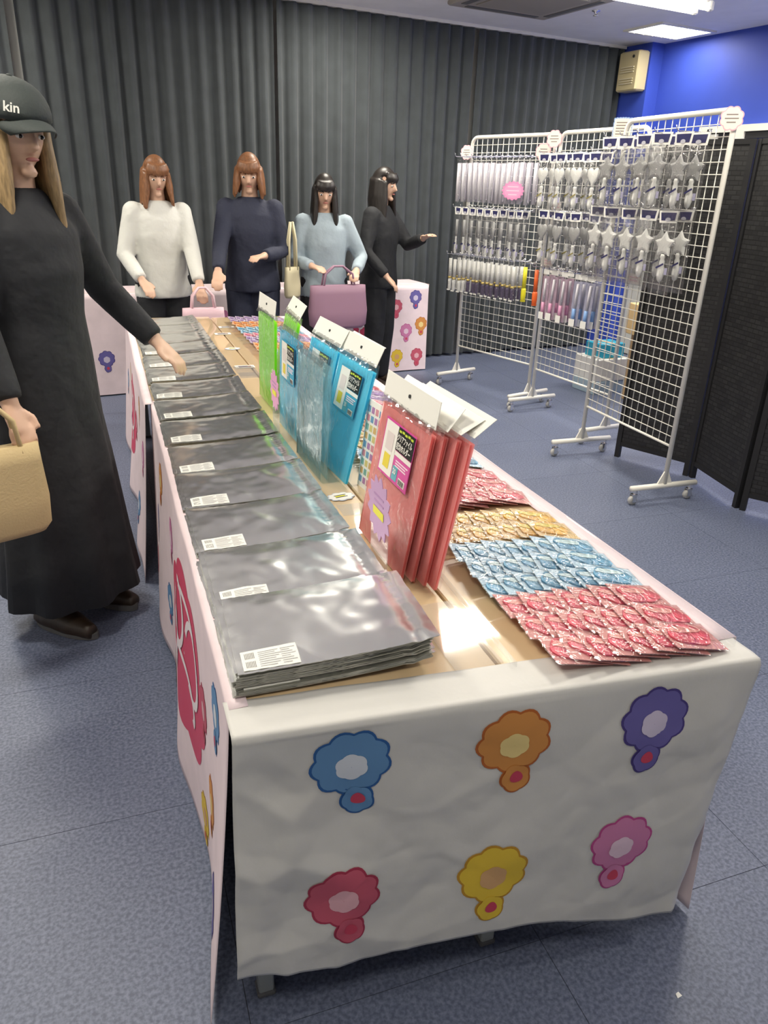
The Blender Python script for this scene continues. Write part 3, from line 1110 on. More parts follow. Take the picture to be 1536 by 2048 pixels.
def price_card(label, x, y, rz, kind):
    t = thing('price_card', label, 'price card', (x, y, ZT + .0012), rz, 'price cards lying on the table')
    if kind == 'cloud':
        MB().prism(scallop(.036, 9, .08, 54, ry=.026), lambda a, b, d: Vector((a, b, d)), .001).build('card_edge', mat('cloud_edge', (.50, .56, .66), .5), t)
        MB().prism(scallop(.033, 9, .08, 54, ry=.023), lambda a, b, d: Vector((a, b, .001 + d)), .0006).build('card', M['white_card'], t)
        for k_ in range(2):
            MB().box((0, .007 - k_ * .012, .0019), (.034, .003, .0004)).build('print_line', M['dark_line'], t)
        MB().box((-.002, .001, .0018), (.028, .006, .0003)).build('highlight', mat('yellow_hilite', (.74, .70, .03), .5), t)
    else:
        MB().box((0, 0, .0005), (.085, .05, .001)).build('card', M['white_card'], t)
        MB().box((.0, .0, .0012), (.055, .028, .0004)).build('dark_print', mat('grey_print', (.14, .12, .14), .5), t)
        MB().box((.02, .003, .0016), (.014, .014, .0004)).build('brown_print', mat('tan_print', (.42, .26, .18), .5), t)
    return t


price_card('cloud shaped price card on the wood between pink and blue holders', .408, .845, .2, 'cloud')
price_card('white price card with dark print on the wood past the green holders', .428, 2.40, .0, 'rect')
price_card('cloud shaped price card on the wood past the green holders', .438, 2.80, .1, 'cloud')
price_card('white price card with dark print near the far table end', .45, 3.2, .0, 'rect')
price_card('small white price card near the far end beside the packets', .50, 3.4, .0, 'rect')
cb = MB().box((.0, 0, .001), (.075, .13, .002))
for yy_, l in ((.66, 'thin clear plastic strip on the wood under the cloud shaped card'), (2.16, 'thin clear plastic strip on the wood beside the sixth silver stacks')):
    tag(MB().box((.415, yy_ + .10, ZT + .0006), (.07, .07, .0008)).build('clear_strip', M['clear']), l, 'plastic strip')
# floor scraps
tag(MB().prism([(0, 0), (.012, .002), (.010, .011), (.002, .009)], lambda a, b, d: Vector((.80 + a, -.19 + b, .0004 + d)), .001).build('paper_scrap', M['white_card']), 'tiny white paper scrap on the blue floor in front of the table end', 'scrap')

# ------------------------------------------------------------------ mesh racks
RT, RB = 1.80, .298


def rack(label, far, near):
    far, near = Vector((*far, 0)), Vector((*near, 0))
    w = (near - far).length
    mw = frame(far, near - far, (0, 0, 1))                     # local x along rack, y up, z = normal
    nz = mw.col[2].xyz
    t = thing('mesh_rack', label, 'display rack', group='white mesh display racks', mw=mw)
    sgn = 1 if nz.x < 0 else -1                                # side that faces the sales table
    r = .0125
    rc = .055
    pts = [(0, .10, 0), (0, RT - rc, 0)] + [(rc - rc * math.cos(a), RT - rc + rc * math.sin(a), 0) for a in [PI / 12 * i for i in range(1, 6)]]
    pts += [(rc, RT, 0), (w - rc, RT, 0)] + [(w - rc + rc * math.sin(a), RT - rc + rc * math.cos(a), 0) for a in [PI / 12 * i for i in range(1, 6)]]
    pts += [(w, RT - rc, 0), (w, .10, 0)]
    MB().tube(pts, r, 10).build('tube_frame', M['white_paint'], t, True)
    MB().tube([(0, RB, 0), (w, RB, 0)], .007, 8).build('bottom_rail', M['white_paint'], t, True)
    n = int(w / .05)
    vw = MB().tube([(0, RB, 0), (0, RT - .005, 0)], .0023, 5).mesh('wire', M['white_paint'], True)
    hw = MB().tube([(0, 0, .0042), (w, 0, .0042)], .0023, 5).mesh('wire', M['white_paint'], True)
    for i in range(1, n):
        link('wire', vw, t, T(w * i / n, 0, 0))
    k = 1
    while RB + k * .05 < RT - .05:
        link('wire', hw, t, T(0, RB + k * .05, 0))
        k += 1
    L = .40
    bar = MB().tube([(0, .088, -L / 2), (0, .088, L / 2)], .0145, 10).mesh('foot_bar', M['white_paint'], True)
    gus = MB().prism([(-.045, .098), (.045, .098), (.012, .165), (-.012, .165)], lambda a, b, d: Vector((d - .004, b, a)), .008).mesh('gusset', M['white_paint'])
    cas = MB().lathe([(.012, .058), (.016, .064), (.016, .076)], n=12)
    cas_me = MB()
    cas_me.tube([(0, .052, 0), (0, .078, 0)], .011, 10).box((-.014, .038, .008), (.003, .04, .024)).box((.014, .038, .008), (.003, .04, .024)).box((0, .056, .006), (.031, .004, .026))
    cas_me = cas_me.mesh('caster_fork', M['chrome'])
    wh_me = MB().lathe([(.006, -.010), (.022, -.010), (.024, -.004), (.024, .004), (.022, .010), (.006, .010)], (0, .0245, .010), 14, 'X').mesh('wheel', mat('translucent_wheel', (.42, .42, .40), .3), True)
    for x in (0, w):
        fb = link('foot_bar', bar, t, T(x, 0, 0))
        link('gusset', gus, t, T(x, 0, 0))
        for zz in (-L / 2 + .03, L / 2 - .03):
            c = link('caster', cas_me, t, T(x, 0, zz))
            link('wheel', wh_me, c)
    return t, mw, w, sgn


rA, mA, wA, sA = rack('white mesh rack beside the curtain, hung with long light sticks', (2.512, 4.60), (2.742, 3.835))
rB, mB, wB, sB = rack('white mesh rack in the middle of the three, hung with heart wands', (2.707, 3.713), (2.794, 2.944))
rC, mC, wC, sC = rack('white mesh rack next to the black screens, hung with star wands', (2.498, 2.757), (2.486, 1.985))


# goods on hooks --- pack local axes: x across, y up (0 at the hook), z towards the customer
def star_poly(r, r2, n=5):
    return [((r if i % 2 == 0 else r2) * math.sin(PI * i / n), (r if i % 2 == 0 else r2) * math.cos(PI * i / n)) for i in range(2 * n)]


def heart_poly(s, n=28):
    return [(s * .060 * 16 * math.sin(t) ** 3 / 16, s * .068 * (13 * math.cos(t) - 5 * math.cos(2 * t) - 2 * math.cos(3 * t) - math.cos(4 * t)) / 16) for t in [2 * PI * i / n for i in range(n)]]


def puffy(poly, th, cy, seg=3):
    mb = MB()
    rings = []
    for k, zz in ((1, 0), (.94, th * .6), (.7, th), (.02, th * 1.12)):
        rings.append([Vector((x * k, cy + y * k, zz)) for x, y in poly])
    mb.loft(rings)
    rings = [[Vector((p.x, p.y, -p.z)) for p in r][::-1] for r in rings]
    mb.loft(rings)
    return mb


def make_pack(kind):
    parts = []
    grey = kind.endswith('_grey')
    kind = kind.replace('_grey', '')
    head = mat('smoky_wand_plastic', (.40, .40, .39), .4) if grey else M['wand_white']
    def add(name, mb, m, smooth=False, sub=None):
        parts.append((name, mb.mesh(name, m, smooth), sub))
    if kind in ('star', 'heart', 'wand'):
        w, h = (.125, .315) if kind == 'star' else ((.105, .30) if kind == 'heart' else (.062, .27))
        fr = MB()
        hw = w * .36
        fr.prism([(-hw - .012, .012), (hw + .012, .012), (hw + .004, -.040), (-hw - .004, -.040)], lambda a, b, d: Vector((a, b, d - .001)), .002)
        add('hanger_card', fr, M['white_card'])
        ins = MB().prism([(-hw, .004), (hw, .004), (hw - .006, -.030), (-hw + .006, -.030)], lambda a, b, d: Vector((a, b, .0012 + d)), .0008)
        add('hanger_print', ins, M['navy_card'], sub='hanger_card')
        slot = MB().prism([(.015 * math.cos(a), -.026 + .009 * math.sin(a)) for a in [2 * PI * i / 14 for i in range(14)]], lambda a, b, d: Vector((a, b, .0021 + d)), .0006)
        add('hanger_slot', slot, mat('slot_grey', (.45, .45, .50), .5), sub='hanger_card')
        def bagf(a, b):
            nz = .002 * noise.noise(Vector((a * 5, b * 9, 1)))
            return Vector(((a - .5) * w, -.040 - b * h, .014 * (math.sin(PI * a) * min(1, min(b, 1 - b) / .12)) ** .7 + nz))
        add('bag_front', MB().grid(bagf, 10, 16), M['packbag'], True)
        add('bag_back', MB().grid(lambda a, b: Vector(((a - .5) * w, -.040 - b * h, -.010 * math.sin(PI * a) * min(1, min(b, 1 - b) / .12))), 6, 8), M['packbag'], True)
        if kind == 'star':
            add('wand_head', puffy(star_poly(.060, .036), .008, -.135), head)
            hy = -.175
        elif kind == 'heart':
            add('wand_head', puffy([(x, y * 1.15) for x, y in heart_poly(.75)], .008, -.115), head, True)
            hy = -.175
        else:
            add('wand_head', MB().tube([(0, -.075, 0), (0, -.19, 0)], [.010, .008], 10), head, True)
            hy = -.19
        hd = MB().lathe([(.010, 0), (.014, -.012), (.010, -.022), (.014, -.034), (.012, -.05), (.018, -.07), (.019, -.095), (.012, -.118), (.004, -.125)], n=12, axis='Y')
        hd.v = [(p[0] * (1 if kind != 'wand' else .55), p[1] + hy, p[2] * .8 * (1 if kind != 'wand' else .55)) for p in hd.v]
        add('handle', hd, M['wand_white'], True)
        bd = MB().box((.004, hy - .052, .017), (.045 if kind != 'wand' else .022, .008, .002), rot=Matrix.Rotation(.45, 3, 'Z'))
        add('ribbon', bd, M['navy_card'] if kind != 'heart' else mat('olive_ribbon', (.22, .19, .06), .5))
        tg = MB().prism([(-.008, 0), (.008, 0), (.008, -.03), (-.008, -.03)], lambda a, b, d: Vector((a + w * .26, b + hy - .06, .004 + d)), .001)
        add('tag', tg, mat('lilac_tag', (.50, .48, .68), .5))
    elif kind in ('stick_white', 'stick_dark', 'stick_clear'):
        w = .044
        top, bot = -.012, (-.285 if kind == 'stick_clear' else -.255)
        add('bag_front', MB().grid(lambda a, b: Vector(((a - .5) * w, top + .012 + b * (bot - top - .016), .014 * math.sin(PI * a))), 4, 6), M['packbag'], True)
        if kind == 'stick_clear':
            add('light_tube', MB().tube([(0, top - .02, 0), (0, bot, 0)], .014, 10), mat('frosted_tube', (.66, .64, .68), .4), True)
            add('insert_card', MB().box((0, (top + bot) / 2, -.006), (.040, .24, .001)), mat('lilac_insert', (.62, .58, .66), .5))
        else:
            mid = top - .14
            add('light_tube', MB().tube([(0, top - .01, 0), (0, mid, 0)], .0125, 10), M['wand_white'], True)
            add('gold_ring', MB().lathe([(.0125, 0), (.0155, -.003), (.0155, -.012), (.0125, -.015)], (0, mid, 0), 12, 'Y'), M['gold'], True)
            add('handle', MB().lathe([(.012, -.015), (.014, -.03), (.012, -.055), (.013, -.085), (.010, -.10)], (0, mid, 0), 12, 'Y'), M['wand_white'] if kind == 'stick_white' else M['purple_dark'], True)
            add('end_label', MB().box((0, bot + .006, .012), (.030, .010, .001)), M['white_card'])
    elif kind in ('slim_pink', 'slim_blue'):
        w, h = .075, .30
        c = (.56, .40, .50) if kind == 'slim_pink' else (.46, .46, .60)
        add('bag_front', MB().grid(lambda a, b: Vector(((a - .5) * w, -.02 - b * h, .012 * math.sin(PI * a) * min(1, min(b, 1 - b) / .1))), 6, 10), M['packbag'], True)
        add('header_card', MB().box((0, -.008, 0), (.055, .03, .002)), M['white_card'])
        add('insert_card', MB().box((0, -.02 - h / 2, -.003), (w - .012, h - .03, .001)), mat('insert_' + kind, c, .5, var=.12, vscale=30))
        add('light_tube', MB().tube([(.006, -.05, .004), (.0, -.20, .004)], .009, 8), mat('frosted_tube', (.66, .64, .68), .4), True)
        add('grip', MB().tube([(0, -.20, .004), (0, -.285, .004)], .013, 8), mat('grip_' + kind, (.62, .28, .44) if kind == 'slim_pink' else (.20, .36, .66), .4), True)
        add('price_label', MB().box((.0, -.285, .018), (.045, .045, .0008)), M['white_card'])
    elif kind in ('stick_yellow', 'stick_orange'):
        c = (.72, .66, .02) if kind == 'stick_yellow' else (.78, .13, .02)
        mm = mat('plastic_' + kind, c, .35)
        add('light_tube', MB().tube([(0, -.01, 0), (0, -.15, 0)], .014, 10), mm, True)
        add('handle', MB().lathe([(.014, 0), (.018, -.01), (.018, -.05), (.016, -.075), (.010, -.085)], (0, -.15, 0), 12, 'Y'), mm, True)
        add('end_cap', MB().box((0, -.235, 0), (.03, .012, .02)), mat('cap_' + kind, tuple(x * .8 for x in c), .4))
    return parts


PACK = {}
NAMES = dict(star_grey='star_wand_pack', heart_grey='heart_wand_pack', wand_grey='slim_wand_pack', star='star_wand_pack', heart='heart_wand_pack', wand='slim_wand_pack', stick_white='light_stick_pack', stick_dark='light_stick_pack', stick_clear='light_stick_pack', slim_pink='slim_stick_pack', slim_blue='slim_stick_pack', stick_yellow='light_stick', stick_orange='light_stick')
hook_me = {}


def pack(kind, mw, label, group):
    if kind not in PACK:
        PACK[kind] = make_pack(kind)
    t = thing(NAMES[kind], label, 'light stick', group=group, mw=mw)
    by = {}
    for name, me, sub in PACK[kind]:
        by[name] = link(name, me, by[sub] if sub else t)
    return t


def hook(mw, length, label):
    key = round(length, 2)
    if key not in hook_me:
        mb = MB().tube([(0, .012, 0), (0, .004, .010), (0, 0, .03), (0, 0, length - .012), (0, .008, length - .003), (0, .022, length)], .0022, 6).box((0, .004, .006), (.028, .022, .003))
        hook_me[key] = mb.mesh('wire_hook', M['chrome'], True)
    o = link('wire_hook', hook_me[key])
    o.matrix_world = mw
    return tag(o, label, 'hook', 'wire hooks on the mesh racks')


def on_rack(mw, sgn, x, z, d):
    m = mw @ T(x, z, sgn * d)
    return m if sgn > 0 else m @ Matrix.Rotation(PI, 4, 'Y')


def hang_row(mw, sgn, kind, xs, z, rackname, rowname, ds, turn=0, h0=0, what=None):
    for i, x in enumerate(xs):
        L = max(ds) + .04
        hook(on_rack(mw, sgn, x, z + .012, .006), L, 'chrome wire hook holding the %s from the curtain, %s, %s' % (what.split(',')[0] + ', ' + ORD[h0 + i], rowname, rackname))
        for j, d in enumerate(ds):
            front = j == len(ds) - 1
            zz = random.uniform(-.004, .004)
            m = on_rack(mw, sgn, x + random.uniform(-.003, .003), z + zz, d + random.uniform(-.003, .003)) @ Matrix.Rotation(turn + random.uniform(-.10, .10), 4, 'Y') @ Matrix.Rotation(random.uniform(-.03, .03), 4, 'Z')
            pack(kind, m, '%s, %s on %s hook from the curtain, %s, %s' % (what, ('foremost', 'second', 'third')[len(ds) - 1 - j], ORD[h0 + i], rowname, rackname), '%s of the %s' % (rowname, rackname))


nC, nB, nA = 'screen-side rack', 'middle rack', 'curtain-side rack'
hang_row(mC, sC, 'star_grey', [.09, .225, .36, .49, .64], 1.705, nC, 'top row', (.06, .145), .12, what='bagged star wand')
hang_row(mC, sC, 'star', [.06, .19, .33, .49, .63], 1.385, nC, 'lower row', (.06, .145), .12, what='bagged star wand')
hang_row(mB, sB, 'heart', [.04, .20, .36, .52], 1.665, nB, 'top row', (.06, .145), .12, what='bagged heart wand')
hang_row(mB, sB, 'heart_grey', [.09, .25, .41, .58], 1.335, nB, 'second row', (.06, .145), .12, what='bagged heart wand')
hang_row(mB, sB, 'slim_pink', [.13, .22, .32], .985, nB, 'lowest row', (.05, .10), .12, 1, what='bagged pink stick')
hang_row(mB, sB, 'slim_blue', [.45, .58], .985, nB, 'lowest row', (.05, .10), .12, 4, what='bagged blue stick')
hang_row(mB, sB, 'stick_orange', [.03], .985, nB, 'lowest row', (.10,), .0, what='orange light stick')
hang_row(mA, sA, 'stick_yellow', [.745], .985, nA, 'lowest row', (.10,), .0, 14, what='yellow light stick')
hang_row(mA, sA, 'stick_clear', [.04 + i * .057 for i in range(13)], 1.655, nA, 'top row', (.08, .15), .12, what='long clear stick')
hang_row(mA, sA, 'wand_grey', [.05 + i * .078 for i in range(9)], 1.32, nA, 'second row', (.08, .14), .12, what='slim white wand')
hang_row(mA, sA, 'stick_white', [.03 + i * .05 for i in range(4)], .995, nA, 'lowest row', (.08, .16), .0, what='white-handled stick')
hang_row(mA, sA, 'stick_dark', [.24 + i * .05 for i in range(10)], .995, nA, 'lowest row', (.08, .16), .0, 4, what='purple-handled stick')


# scalloped notices clipped on the racks
def notice(label, mw, r, kind, edge, face):
    t = thing('clip_on_sign', label, 'sign', group='notices clipped on the mesh racks', mw=mw)
    if kind == 'flower':
        o, i_ = scallop(r, 8, .07, 64), scallop(r * .90, 8, .07, 64)
    elif kind == 'burst':
        o, i_ = scallop(r, 16, .08, 64, True, r * .75), scallop(r * .8, 16, .02, 64, True, r * .6)
    else:
        def sq(k):
            pts = []
            for n_ in range(64):
                a = 2 * PI * n_ / 64
                q = r * k / max(abs(math.cos(a)), abs(math.sin(a))) ** .85
                q *= 1 + .03 * math.sin(24 * a)
                pts.append((q * math.cos(a) * .92, q * math.sin(a) * 1.08))
            return pts
        o, i_ = sq(1), sq(.90)
    MB().prism(o, lambda a, b, d: Vector((a, b, d)), .0015).build('card_edge', edge, t)
    MB().prism(i_, lambda a, b, d: Vector((a, b, .0015 + d)), .0006).build('card', face, t)
    nl = 6 if kind == 'square' else 3
    for q in range(nl):
        wd = r * (1.25 if kind == 'square' else (1.0, 1.2, .8)[q])
        MB().box((0, r * (.62 - q * .25 if kind == 'square' else .32 - q * .32), .0023), (wd, r * .10, .0004)).build('print_line', mat('sign_ink', (.22, .18, .17), .6) if kind != 'burst' else mat('burst_pale', (.80, .55, .68), .5), t)
    MB().box((0, 0, -.006), (.02, .02, .012)).build('clip', M['white_paint'], t)


pk_edge, bl_edge = mat('sign_pink_edge', (.74, .42, .48), .5), mat('sign_blue_edge', (.25, .36, .60), .5)
cream = mat('sign_cream', (.78, .72, .64), .5)
notice('pink scalloped sign at the top corner of the rack next to the black screens', on_rack(mC, sC, .775, 1.765, .022) @ Matrix.Rotation(.8, 4, 'Y'), .046, 'flower', pk_edge, cream)
notice('square blue edged sign with lines of text on top of the middle rack', on_rack(mB, sB, .60, 1.79, .05) @ Matrix.Rotation(.7, 4, 'Y'), .058, 'square', bl_edge, mat('sign_pale_yellow', (.78, .75, .58), .5))
notice('pink scalloped sign high on the joint of the two far racks', on_rack(mB, sB, -.02, 1.765, .04) @ Matrix.Rotation(.5, 4, 'Y'), .050, 'flower', pk_edge, cream)
notice('pink scalloped sign lower on the joint of the two far racks', on_rack(mA, sA, .745, 1.695, .05) @ Matrix.Rotation(.5, 4, 'Y'), .050, 'flower', pk_edge, cream)
notice('pink scalloped sign on the curtain side post of the far rack', on_rack(mA, sA, .0, 1.70, .05) @ Matrix.Rotation(.3, 4, 'Y'), .048, 'flower', pk_edge, cream)
notice('bright pink starburst sign among the clear light sticks', on_rack(mA, sA, .66, 1.455, .21) @ Matrix.Rotation(.4, 4, 'Y'), .075, 'burst', mat('hot_pink', (.76, .28, .50), .5), mat('hot_pink_b', (.80, .34, .55), .5))
for nm_, m_, s_, x_, z_ in (('small pale price tag under the star wands', mC, sC, .28, 1.055), ('small pale price tag above the heart wands', mB, sB, .05, 1.375), ('small pale price tag above the orange light stick', mB, sB, .03, 1.025)):
    t = thing('price_tag', nm_, 'price tag', mw=on_rack(m_, s_, x_, z_, .02))
    MB().box((0, 0, 0), (.10, .05, .001)).build('card', cream, t)
    MB().box((0, .008, .0012), (.07, .006, .0006)).build('print_line', pk_edge, t)
    MB().box((0, -.008, .0012), (.07, .006, .0006)).build('print_line', pk_edge, t)


# ------------------------------------------------------------------ black folding screens
def screen_panel(a, b, z1, label):
    a, b = Vector((*a, 0)), Vector((*b, 0))
    w = (b - a).length
    t = thing('folding_screen_panel', label, 'screen', mw=frame(a, b - a, (0, 0, 1)), group='black woven folding screen panels')
    # local x along, y up, z normal
    fr_ = MB()
    for x in (.014, w - .014):
        MB().box((x, z1 / 2, 0), (.028, z1, .028)).build('stile', mat('black_frame', (.008, .008, .009), .6), t)
    for y in (.085, z1 - .012):
        MB().box((w / 2, y, 0), (w - .056, .024, .024)).build('rail', MATS['black_frame'], t)
    pn = MB().box((0, 0, 0), (w - .056, .014, z1 - .12)).mesh('woven_panel', M['weave'])
    link('woven_panel', pn, t, T(w / 2, .097 + (z1 - .12) / 2, 0) @ Matrix.Rotation(-PI / 2, 4, 'X'))


screen_panel((2.692, 2.668), (2.895, 2.262), 1.72, 'black woven screen panel directly behind the star wand rack')
screen_panel((2.905, 2.252), (2.815, 1.80), 1.72, 'black woven screen panel turned side on beside the star wand rack')
screen_panel((2.820, 1.788), (3.08, 1.40), 1.72, 'black woven screen panel after the fold, nearest the sales table end')
screen_panel((3.088, 1.39), (2.98, .94), 1.72, 'black woven screen panel at the end of the folding screen')

# things stored behind the racks
def carton(label, c, s, rz, m, name='storage_box', tape=True):
    t = thing(name, label, 'box', (c[0], c[1], c[2]), rz)
    MB().cbox((0, 0, s[2] / 2), s, .004).build('body', m, t)
    MB().box((0, 0, s[2] - .001), (s[0] * .98, .004, .004)).build('lid_seam', M['dark_gap'], t)
    if tape:
        MB().box((0, 0, s[2] + .0005), (.05 if s[0] > s[1] else s[0] * .9, s[1] * .98, .001)).build('tape', mat('tape_tan', (.58, .44, .26), .4), t)


carton('pale blue plastic box on the floor behind the middle rack', (3.55, 4.12, 0), (.30, .26, .10), .1, mat('pale_blue_plastic', (.42, .55, .62), .4), 'plastic_box', False)
carton('white box standing on the pale blue box behind the racks', (3.57, 4.13, .102), (.32, .28, .17), .05, M['white_card'])
carton('bright turquoise box on the white box behind the racks', (3.57, 4.12, .275), (.24, .18, .11), .1, mat('turquoise_box', (.03, .36, .52), .4))
carton('brown cardboard carton standing upright behind the racks', (3.70, 3.72, 0), (.22, .25, .50), .1, M['cardboard'])
carton('tan cardboard carton on top of the upright brown carton', (3.70, 3.74, .503), (.34, .24, .22), -.1, mat('tan_cardboard', (.62, .44, .22), .8))

# ------------------------------------------------------------------ pink covered table at the back
def cover_table(name, label, u0, u1, spots):
    A, B = Vector((u0, 5.10, 0)), Vector((u1, 5.12, 0))
    w = u1 - u0
    t = thing(name, label, 'table', mw=T(u1 - w * math.cos(RA), 5.09 - w * math.sin(RA), 0) @ Matrix.Rotation(RA, 4, 'Z'), group='pink covered tables before the curtain')
    MB().cbox((w / 2, .17, .70), (w - .02, .32, .03), .004).build('tabletop', M['wood'], t)
    for x in (.08, w - .08):
        for y in (.04, .29):
            MB().cbox((x, y, .345), (.03, .03, .68), .003).build('leg', M['grey_metal'], t)
    def surf(a, b, off=0):
        d = (.72 - b)
        return Vector((a - .02 * (a / w > .9) * 0, -.012 - .02 * d + .006 * math.sin(a * 11) * d - off, b))
    # cloth: top, front and the end
    rings = []
    NX = 40
    def fn(s, q):
        a = w * s
        if q < .2:
            return Vector((a, .34 - (.34 + .012) * (q / .2), .7185))
        b = .718 - .708 * ((q - .2) / .8)
        p = surf(a, b)
        return p
    cl = MB().grid(fn, NX, 24)
    cl.grid(lambda s, q: Vector((w + .004 - .05 * q * .6, -.012 + .35 * s - .014 * q * (1 - s), .7185 - .708 * q)), 10, 12)
    c = cl.build('printed_cloth', M['pink_cloth'], t, True)
    for i, (a, b) in enumerate(spots):
        motif(c, surf, a, b, .11, *INK[cols[(i * 5 + 3) % 6]])
    if u1 < 1:
        t.location.y -= .19
    return t, c, surf, w


tb, cb_, sb_, w_ = cover_table('covered_table', 'pale pink cloth covered table before the curtain near the far mesh rack', .95, 2.43, [(1.18, .53), (1.36, .60), (1.42, .38), (1.08, .36), (1.28, .33), (1.20, .12), (1.39, .12), (.85, .5), (.7, .2), (.5, .5), (.3, .25), (.97, .10)])
emblem(cb_, sb_, .90, .42, .22, .30)
cover_table('covered_table', 'pale pink cloth covered table before the curtain behind the white shirted shopper', -.62, .92, [(.2, .5), (.45, .25), (.75, .5), (1.05, .25), (1.3, .5)])


# ------------------------------------------------------------------ people
def ik(a, c, l1, l2, pole):
    d = c - a
    L = min(d.length, (l1 + l2) * .998)
    dn = d.normalized()
    x = (l1 * l1 - l2 * l2 + L * L) / (2 * L)
    h = math.sqrt(max(0, l1 * l1 - x * x))
    p = (pole - dn * pole.dot(dn)).normalized()
    return a + dn * x + p * h, a + dn * L


def person(label, loc, rz, H, hands, top, bottom, shoes, hair, hair_len, cap=None, head_turn=0, nod=.2, skirt=False, coat_len=.82, shirt=None, voxel=.0085):
    """local axes: faces -Y; hands = wrist targets (left = +x side, right = -x side)"""
    s = H / 1.70
    t = thing('person', label, 'person', loc, rz)
    S = lambda *p: Vector(p) * s
    bend = .05
    body, garment = MB(), MB()
    # legs, torso
    hip, legs = {}, {}
    for sd in (-1, 1):
        hp, kn, an = S(sd * .085, .0, .88), S(sd * .095, -.02, .48), S(sd * .10, .02, .09)
        legs[sd] = (hp, kn, an)
        body.tube([hp, (hp + kn) / 2, kn, (kn + an) / 2, an, an - S(0, 0, .05)], [.088 * s, .075 * s, .055 * s, .052 * s, .036 * s, .036 * s], 12)
        body.tube([an + S(0, .03, -.055), an + S(sd * .01, -.09, -.055), an + S(sd * .015, -.17, -.065)], [.033 * s, .036 * s, .022 * s], 10)
    tor = [((0, .0, .83), .15, .105), ((0, 0, .92), .165, .115), ((0, -.005, 1.06), .132, .098), ((0, -.01, 1.22), .155, .112), ((0, -.005, 1.33), .165, .10), ((0, .0, 1.40), .12, .075), ((0, .0, 1.44), .06, .055), ((0, -.01, 1.52), .05, .05)]
    def rings(lst, g=0, gy=0):
        return [[S(c[0] + (rx + g) * math.cos(2 * PI * k / 20), c[1] + (ry + gy) * math.sin(2 * PI * k / 20), c[2]) for k in range(20)] for c, rx, ry in lst]
    body.loft(rings(tor))
    # head
    hc = S(0, -.025, 1.592)
    Rh = Matrix.Rotation(head_turn, 3, 'Z') @ Matrix.Rotation(nod, 3, 'X')
    def face(p):
        q = p.copy()
        if p.z < 0:
            q.x *= 1 - .28 * (-p.z) ** 1.5
            q.y *= 1 - .10 * (-p.z)
        if p.y < -.6 and p.z < .2:
            q.y *= .97
        return q
    body.ellipsoid(hc, (.074 * s, .094 * s, .116 * s), 24, 18, Rh, face)
    HL = lambda x, y, z: hc + Rh @ (Vector((x, y, z)) * s)
    body.tube([HL(0, -.088, .02), HL(0, -.108, -.018), HL(0, -.088, -.03)], [.008 * s, .014 * s, .008 * s], 8)
    for sd in (-1, 1):
        body.ellipsoid(HL(sd * .074, .005, -.005), (.010 * s, .019 * s, .030 * s), 8, 6, Rh)
    body.ellipsoid(HL(0, -.075, -.088), (.026 * s, .02 * s, .018 * s), 10, 6, Rh)
    # arms and hands
    for sd in (-1, 1):
        sh = S(sd * .162, .0, 1.372)
        tgt = Vector(hands[0] if sd > 0 else hands[1])
        el, wr = ik(sh, tgt, .285 * s, .25 * s, Vector((sd * .7, .75, -.55)))
        fd = (wr - el).normalized()
        body.tube([sh, (sh + el) / 2, el, (el + wr) / 2, wr], [.046 * s, .042 * s, .036 * s, .034 * s, .026 * s], 12)
        body.ellipsoid(sh, (.05 * s, .05 * s, .05 * s), 10, 8)
        side = fd.cross(Vector((0, 0, 1)))
        side = side.normalized() if side.length > .2 else Vector((0, -1, 0))
        up = side.cross(fd).normalized()
        pal = wr + fd * .085 * s
        body.tube([wr - fd * .01, wr + fd * .03 * s, pal], [(.026 * s, .02 * s), (.036 * s, .017 * s), (.038 * s, .014 * s)], 12)
        for k, L in enumerate((.064, .074, .070, .056)):
            o = (k - 1.5) * .0205 * s
            b0 = wr + fd * .075 * s + side * o
            b1 = b0 + (fd + side * (k - 1.5) * .05) * L * .55 * s
            b2 = b1 + (fd * .8 - up * .6).normalized() * L * .6 * s
            body.tube([b0, b1, b2], [.0095 * s, .0088 * s, .0075 * s], 8)
        ts_ = side * (1 if sd > 0 else -1)
        th0 = wr + fd * .025 * s + ts_ * .024 * s
        body.tube([th0, th0 + (fd * .6 + ts_ * .7) * .035 * s, th0 + (fd * .95 + ts_ * .5) * .062 * s], [.013 * s, .011 * s, .009 * s], 8)
        # sleeve
        garment.tube([sh - S(sd * .03, 0, -.0), sh, (sh + el) / 2, el, (el + wr) / 2, wr - fd * .012], [.066 * s, .070 * s, .064 * s, .056 * s, .050 * s, .043 * s], 14)
        garment.ellipsoid(sh, (.072 * s, .070 * s, .070 * s), 12, 10)
    remeshed(body, 'body', M['skin'], t, voxel)
    gl = [((0, .0, coat_len), .20, .145), ((0, 0, coat_len + .05), .20, .145), ((0, 0, .96), .185, .135), ((0, -.005, 1.08), .168, .125), ((0, -.01, 1.22), .182, .132), ((0, -.005, 1.33), .188, .118), ((0, .0, 1.405), .135, .088), ((0, .005, 1.45), .075, .072)]
    gl = [g_ for i, g_ in enumerate(gl) if i < 2 or g_[0][2] > coat_len + .06]
    garment.loft(rings(gl))
    remeshed(garment, 'jacket', top, t, .012, 5)
    if shirt:
        MB().grid(lambda a, b: S((a - .5) * .13 * (1 - .3 * b), -.148 + .012 * abs(a - .5) + .03 * max(0, b - .75), .90 + .50 * b), 8, 12).build('shirt_front', shirt, t, True)
    # lower clothes
    lo = MB()
